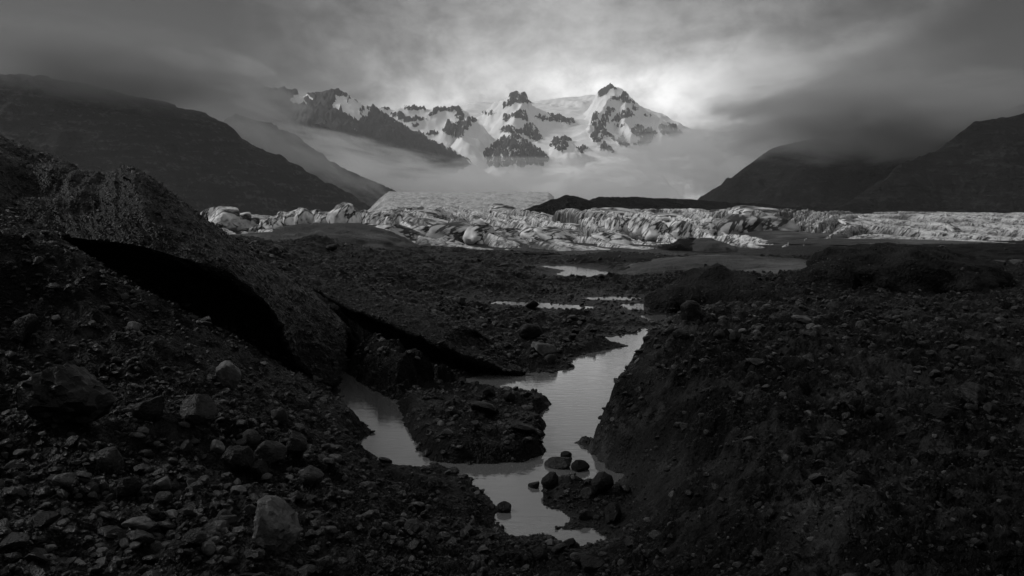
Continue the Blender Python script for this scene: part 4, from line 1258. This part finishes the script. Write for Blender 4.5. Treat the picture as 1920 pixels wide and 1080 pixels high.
gl = ridged2(x / 55 + z / 400, z / 260 + y / 500, 3, 0.6)         # snow lying in the gullies of the rock
rockv = rockv * (1 - (0.30 - 0.22 * (y < 5400) * (qx < 900)) * sstep(0.35, 0.95, gl))
gl2 = ridged2(x / 30 + z / 260, y / 130 + z / 240, 2, 0.5)
rockv = rockv * (1 - np.where(qx > 890, 0.56, 0.40) * sstep(0.70, 1.0, gl2) * (qy > 180))
for poly in SNOWP:
    k = sstep(2.5, -2.5, poly_sdf(jx, jy, np.array(poly)))
    rockv = rockv * (1 - k * (0.35 + 0.6 * sstep(0.0, 0.7, gl)))
z = z + 20 * sstep(0.2, 0.7, rockv) + rockv * (12 * ridged2(x / 60, y / 60 + z / 70, 3) + 14 * fbm2(x / 70, y / 70, 4, 0.6))
z = np.maximum(z, -1.5)
me = mesh_np('mountain', np.stack([x, y, z], -1), grid_quads(NRm, NCm))
attr(me, 'rock', rockv)
tag(link('mountain', me, M_SNOW), 'snow-covered twin-peaked massif with bare rock faces at the head of the valley', 'mountain', kind='structure')


# ------------------------------------------------------------------ haze, banks of fog and low hilltop cloud
def vol_mat(name, density, color, soft=None, scale=0.0, contrast=0.5, seed=0.0, aniso=0.3):
    m = bpy.data.materials.new(name); m.use_nodes = True
    t = m.node_tree; t.nodes.clear()
    out = node(t, 'ShaderNodeOutputMaterial'); pv = node(t, 'ShaderNodeVolumePrincipled')
    t.links.new(pv.outputs[0], out.inputs['Volume'])
    pv.inputs['Color'].default_value = (color, color, color, 1)
    pv.inputs['Anisotropy'].default_value = aniso
    pv.inputs['Density'].default_value = density
    if soft:
        c = node(t, 'ShaderNodeTexCoord')
        ln = node(t, 'ShaderNodeVectorMath', operation='LENGTH'); t.links.new(c.outputs['Object'], ln.inputs[0])
        r = NE(t, ln.outputs['Value'])
        mp = node(t, 'ShaderNodeMapping'); mp.inputs['Location'].default_value = (seed, seed * 0.7, seed * 1.3); mp.inputs['Scale'].default_value = scale
        t.links.new(c.outputs['Object'], mp.inputs['Vector'])
        nz = noise(t, mp.outputs[0], 1.0, 6, 0.62, 0.5)
        body = (1.0 - r) * 0.9 + (nz.smooth(0.36, 0.66) - 0.5) * contrast * 0.62
        t.links.new((body.smooth(0.0, soft) * r.smooth(1.0, 0.86) * density).s, pv.inputs['Density'])
    return m


def fog(px, py, Y, rx, ry, depth, tau, color, label, seed, soft=0.7, contrast=1.0, scale=(2.2, 1.5, 2.6), roll=0.0, g=0.0):
    """a bank of fog: an ellipsoid of thinning, uneven density; tau is its optical depth through the middle"""
    X0, Y0, Z0 = W(px, py, Y); sc = Y / F
    v, f = ICO[3]
    me = mesh_np('fog_bank', v, tris=f)
    mat = vol_mat('fog', tau / (depth * 0.9), color, soft, scale, contrast, seed, g)
    o = link('fog_bank', me, mat, loc=(X0, Y0, Z0), rot=(0, roll, 0), scale=(rx * sc, depth / 2, ry * sc))
    return tag(o, label, 'fog', 'banks of fog', 'stuff')


fog(960, 346, 3500, 680, 54, 900, 5.5, 1.0, 'pale fog bank lying across the valley below the peaks', 1.0, 0.9, 1.2, (3.6, 1.5, 1.8), g=0.55)
fog(690, 312, 3300, 340, 58, 800, 4.2, 0.90, 'fog drifting down from the left before the snowy ridge', 5.0, 1.0, 1.1, (3.0, 1.5, 2.6), roll=R(12), g=0.5)
fog(1345, 294, 3300, 240, 84, 800, 8.0, 0.95, 'fog patch below the right foot of the snowy peaks', 9.0, 1.0, 1.1, (2.6, 1.5, 2.4), g=0.45)
fog(470, 244, 1990, 240, 80, 420, 3.2, 0.56, 'fog pouring over the gap between the left hillside and the misty spur', 13.0, 1.0, 0.8, (2.6, 1.5, 2.4), roll=R(28))
fog(395, 180, 4000, 210, 96, 700, 9.0, 0.64, 'grey fog swallowing the left end of the snowy ridge', 37.0, 1.0, 0.6, (2.4, 1.5, 2.4), roll=R(10))
fog(190, 128, 1340, 420, 100, 420, 10.0, 0.42, 'dark cloud resting on the top of the left hillside', 17.0, 1.1, 0.55, (3.2, 1.5, 2.4), roll=R(6))  # low cloud on the hilltop, darkened through its scatter colour
fog(1680, 226, 1320, 420, 104, 420, 15.0, 0.50, 'dark cloud hiding the top of the right hillside', 23.0, 1.1, 0.6, (2.8, 1.5, 2.4))  # also low cloud, darkened through its scatter colour
fog(1445, 262, 1700, 170, 84, 350, 5.5, 0.80, 'torn grey fog at the left end of the right hillside', 29.0, 1.0, 1.1, (2.6, 1.5, 2.6), roll=R(-24))
fog(640, 318, 2150, 150, 54, 240, 1.0, 0.70, 'thin mist caught on the misty spur', 31.0, 1.0, 1.1, (2.6, 1.5, 2.6), roll=R(32))

bx0, bx1, by0, by1, bz0, bz1 = -9500, 9500, -400, 9200, -2.6, 1650
hv = [(bx0, by0, bz0), (bx1, by0, bz0), (bx1, by1, bz0), (bx0, by1, bz0), (bx0, by0, bz1), (bx1, by0, bz1), (bx1, by1, bz1), (bx0, by1, bz1)]
hf = [(3, 2, 1, 0), (4, 5, 6, 7), (0, 1, 5, 4), (1, 2, 6, 5), (2, 3, 7, 6), (3, 0, 4, 7)]
me = mesh_np('haze', hv, hf, smooth=False)
tag(link('haze', me, vol_mat('haze', 4.0e-5, 0.97, aniso=0.3)), 'thin grey haze filling the valley air', 'haze', kind='stuff')
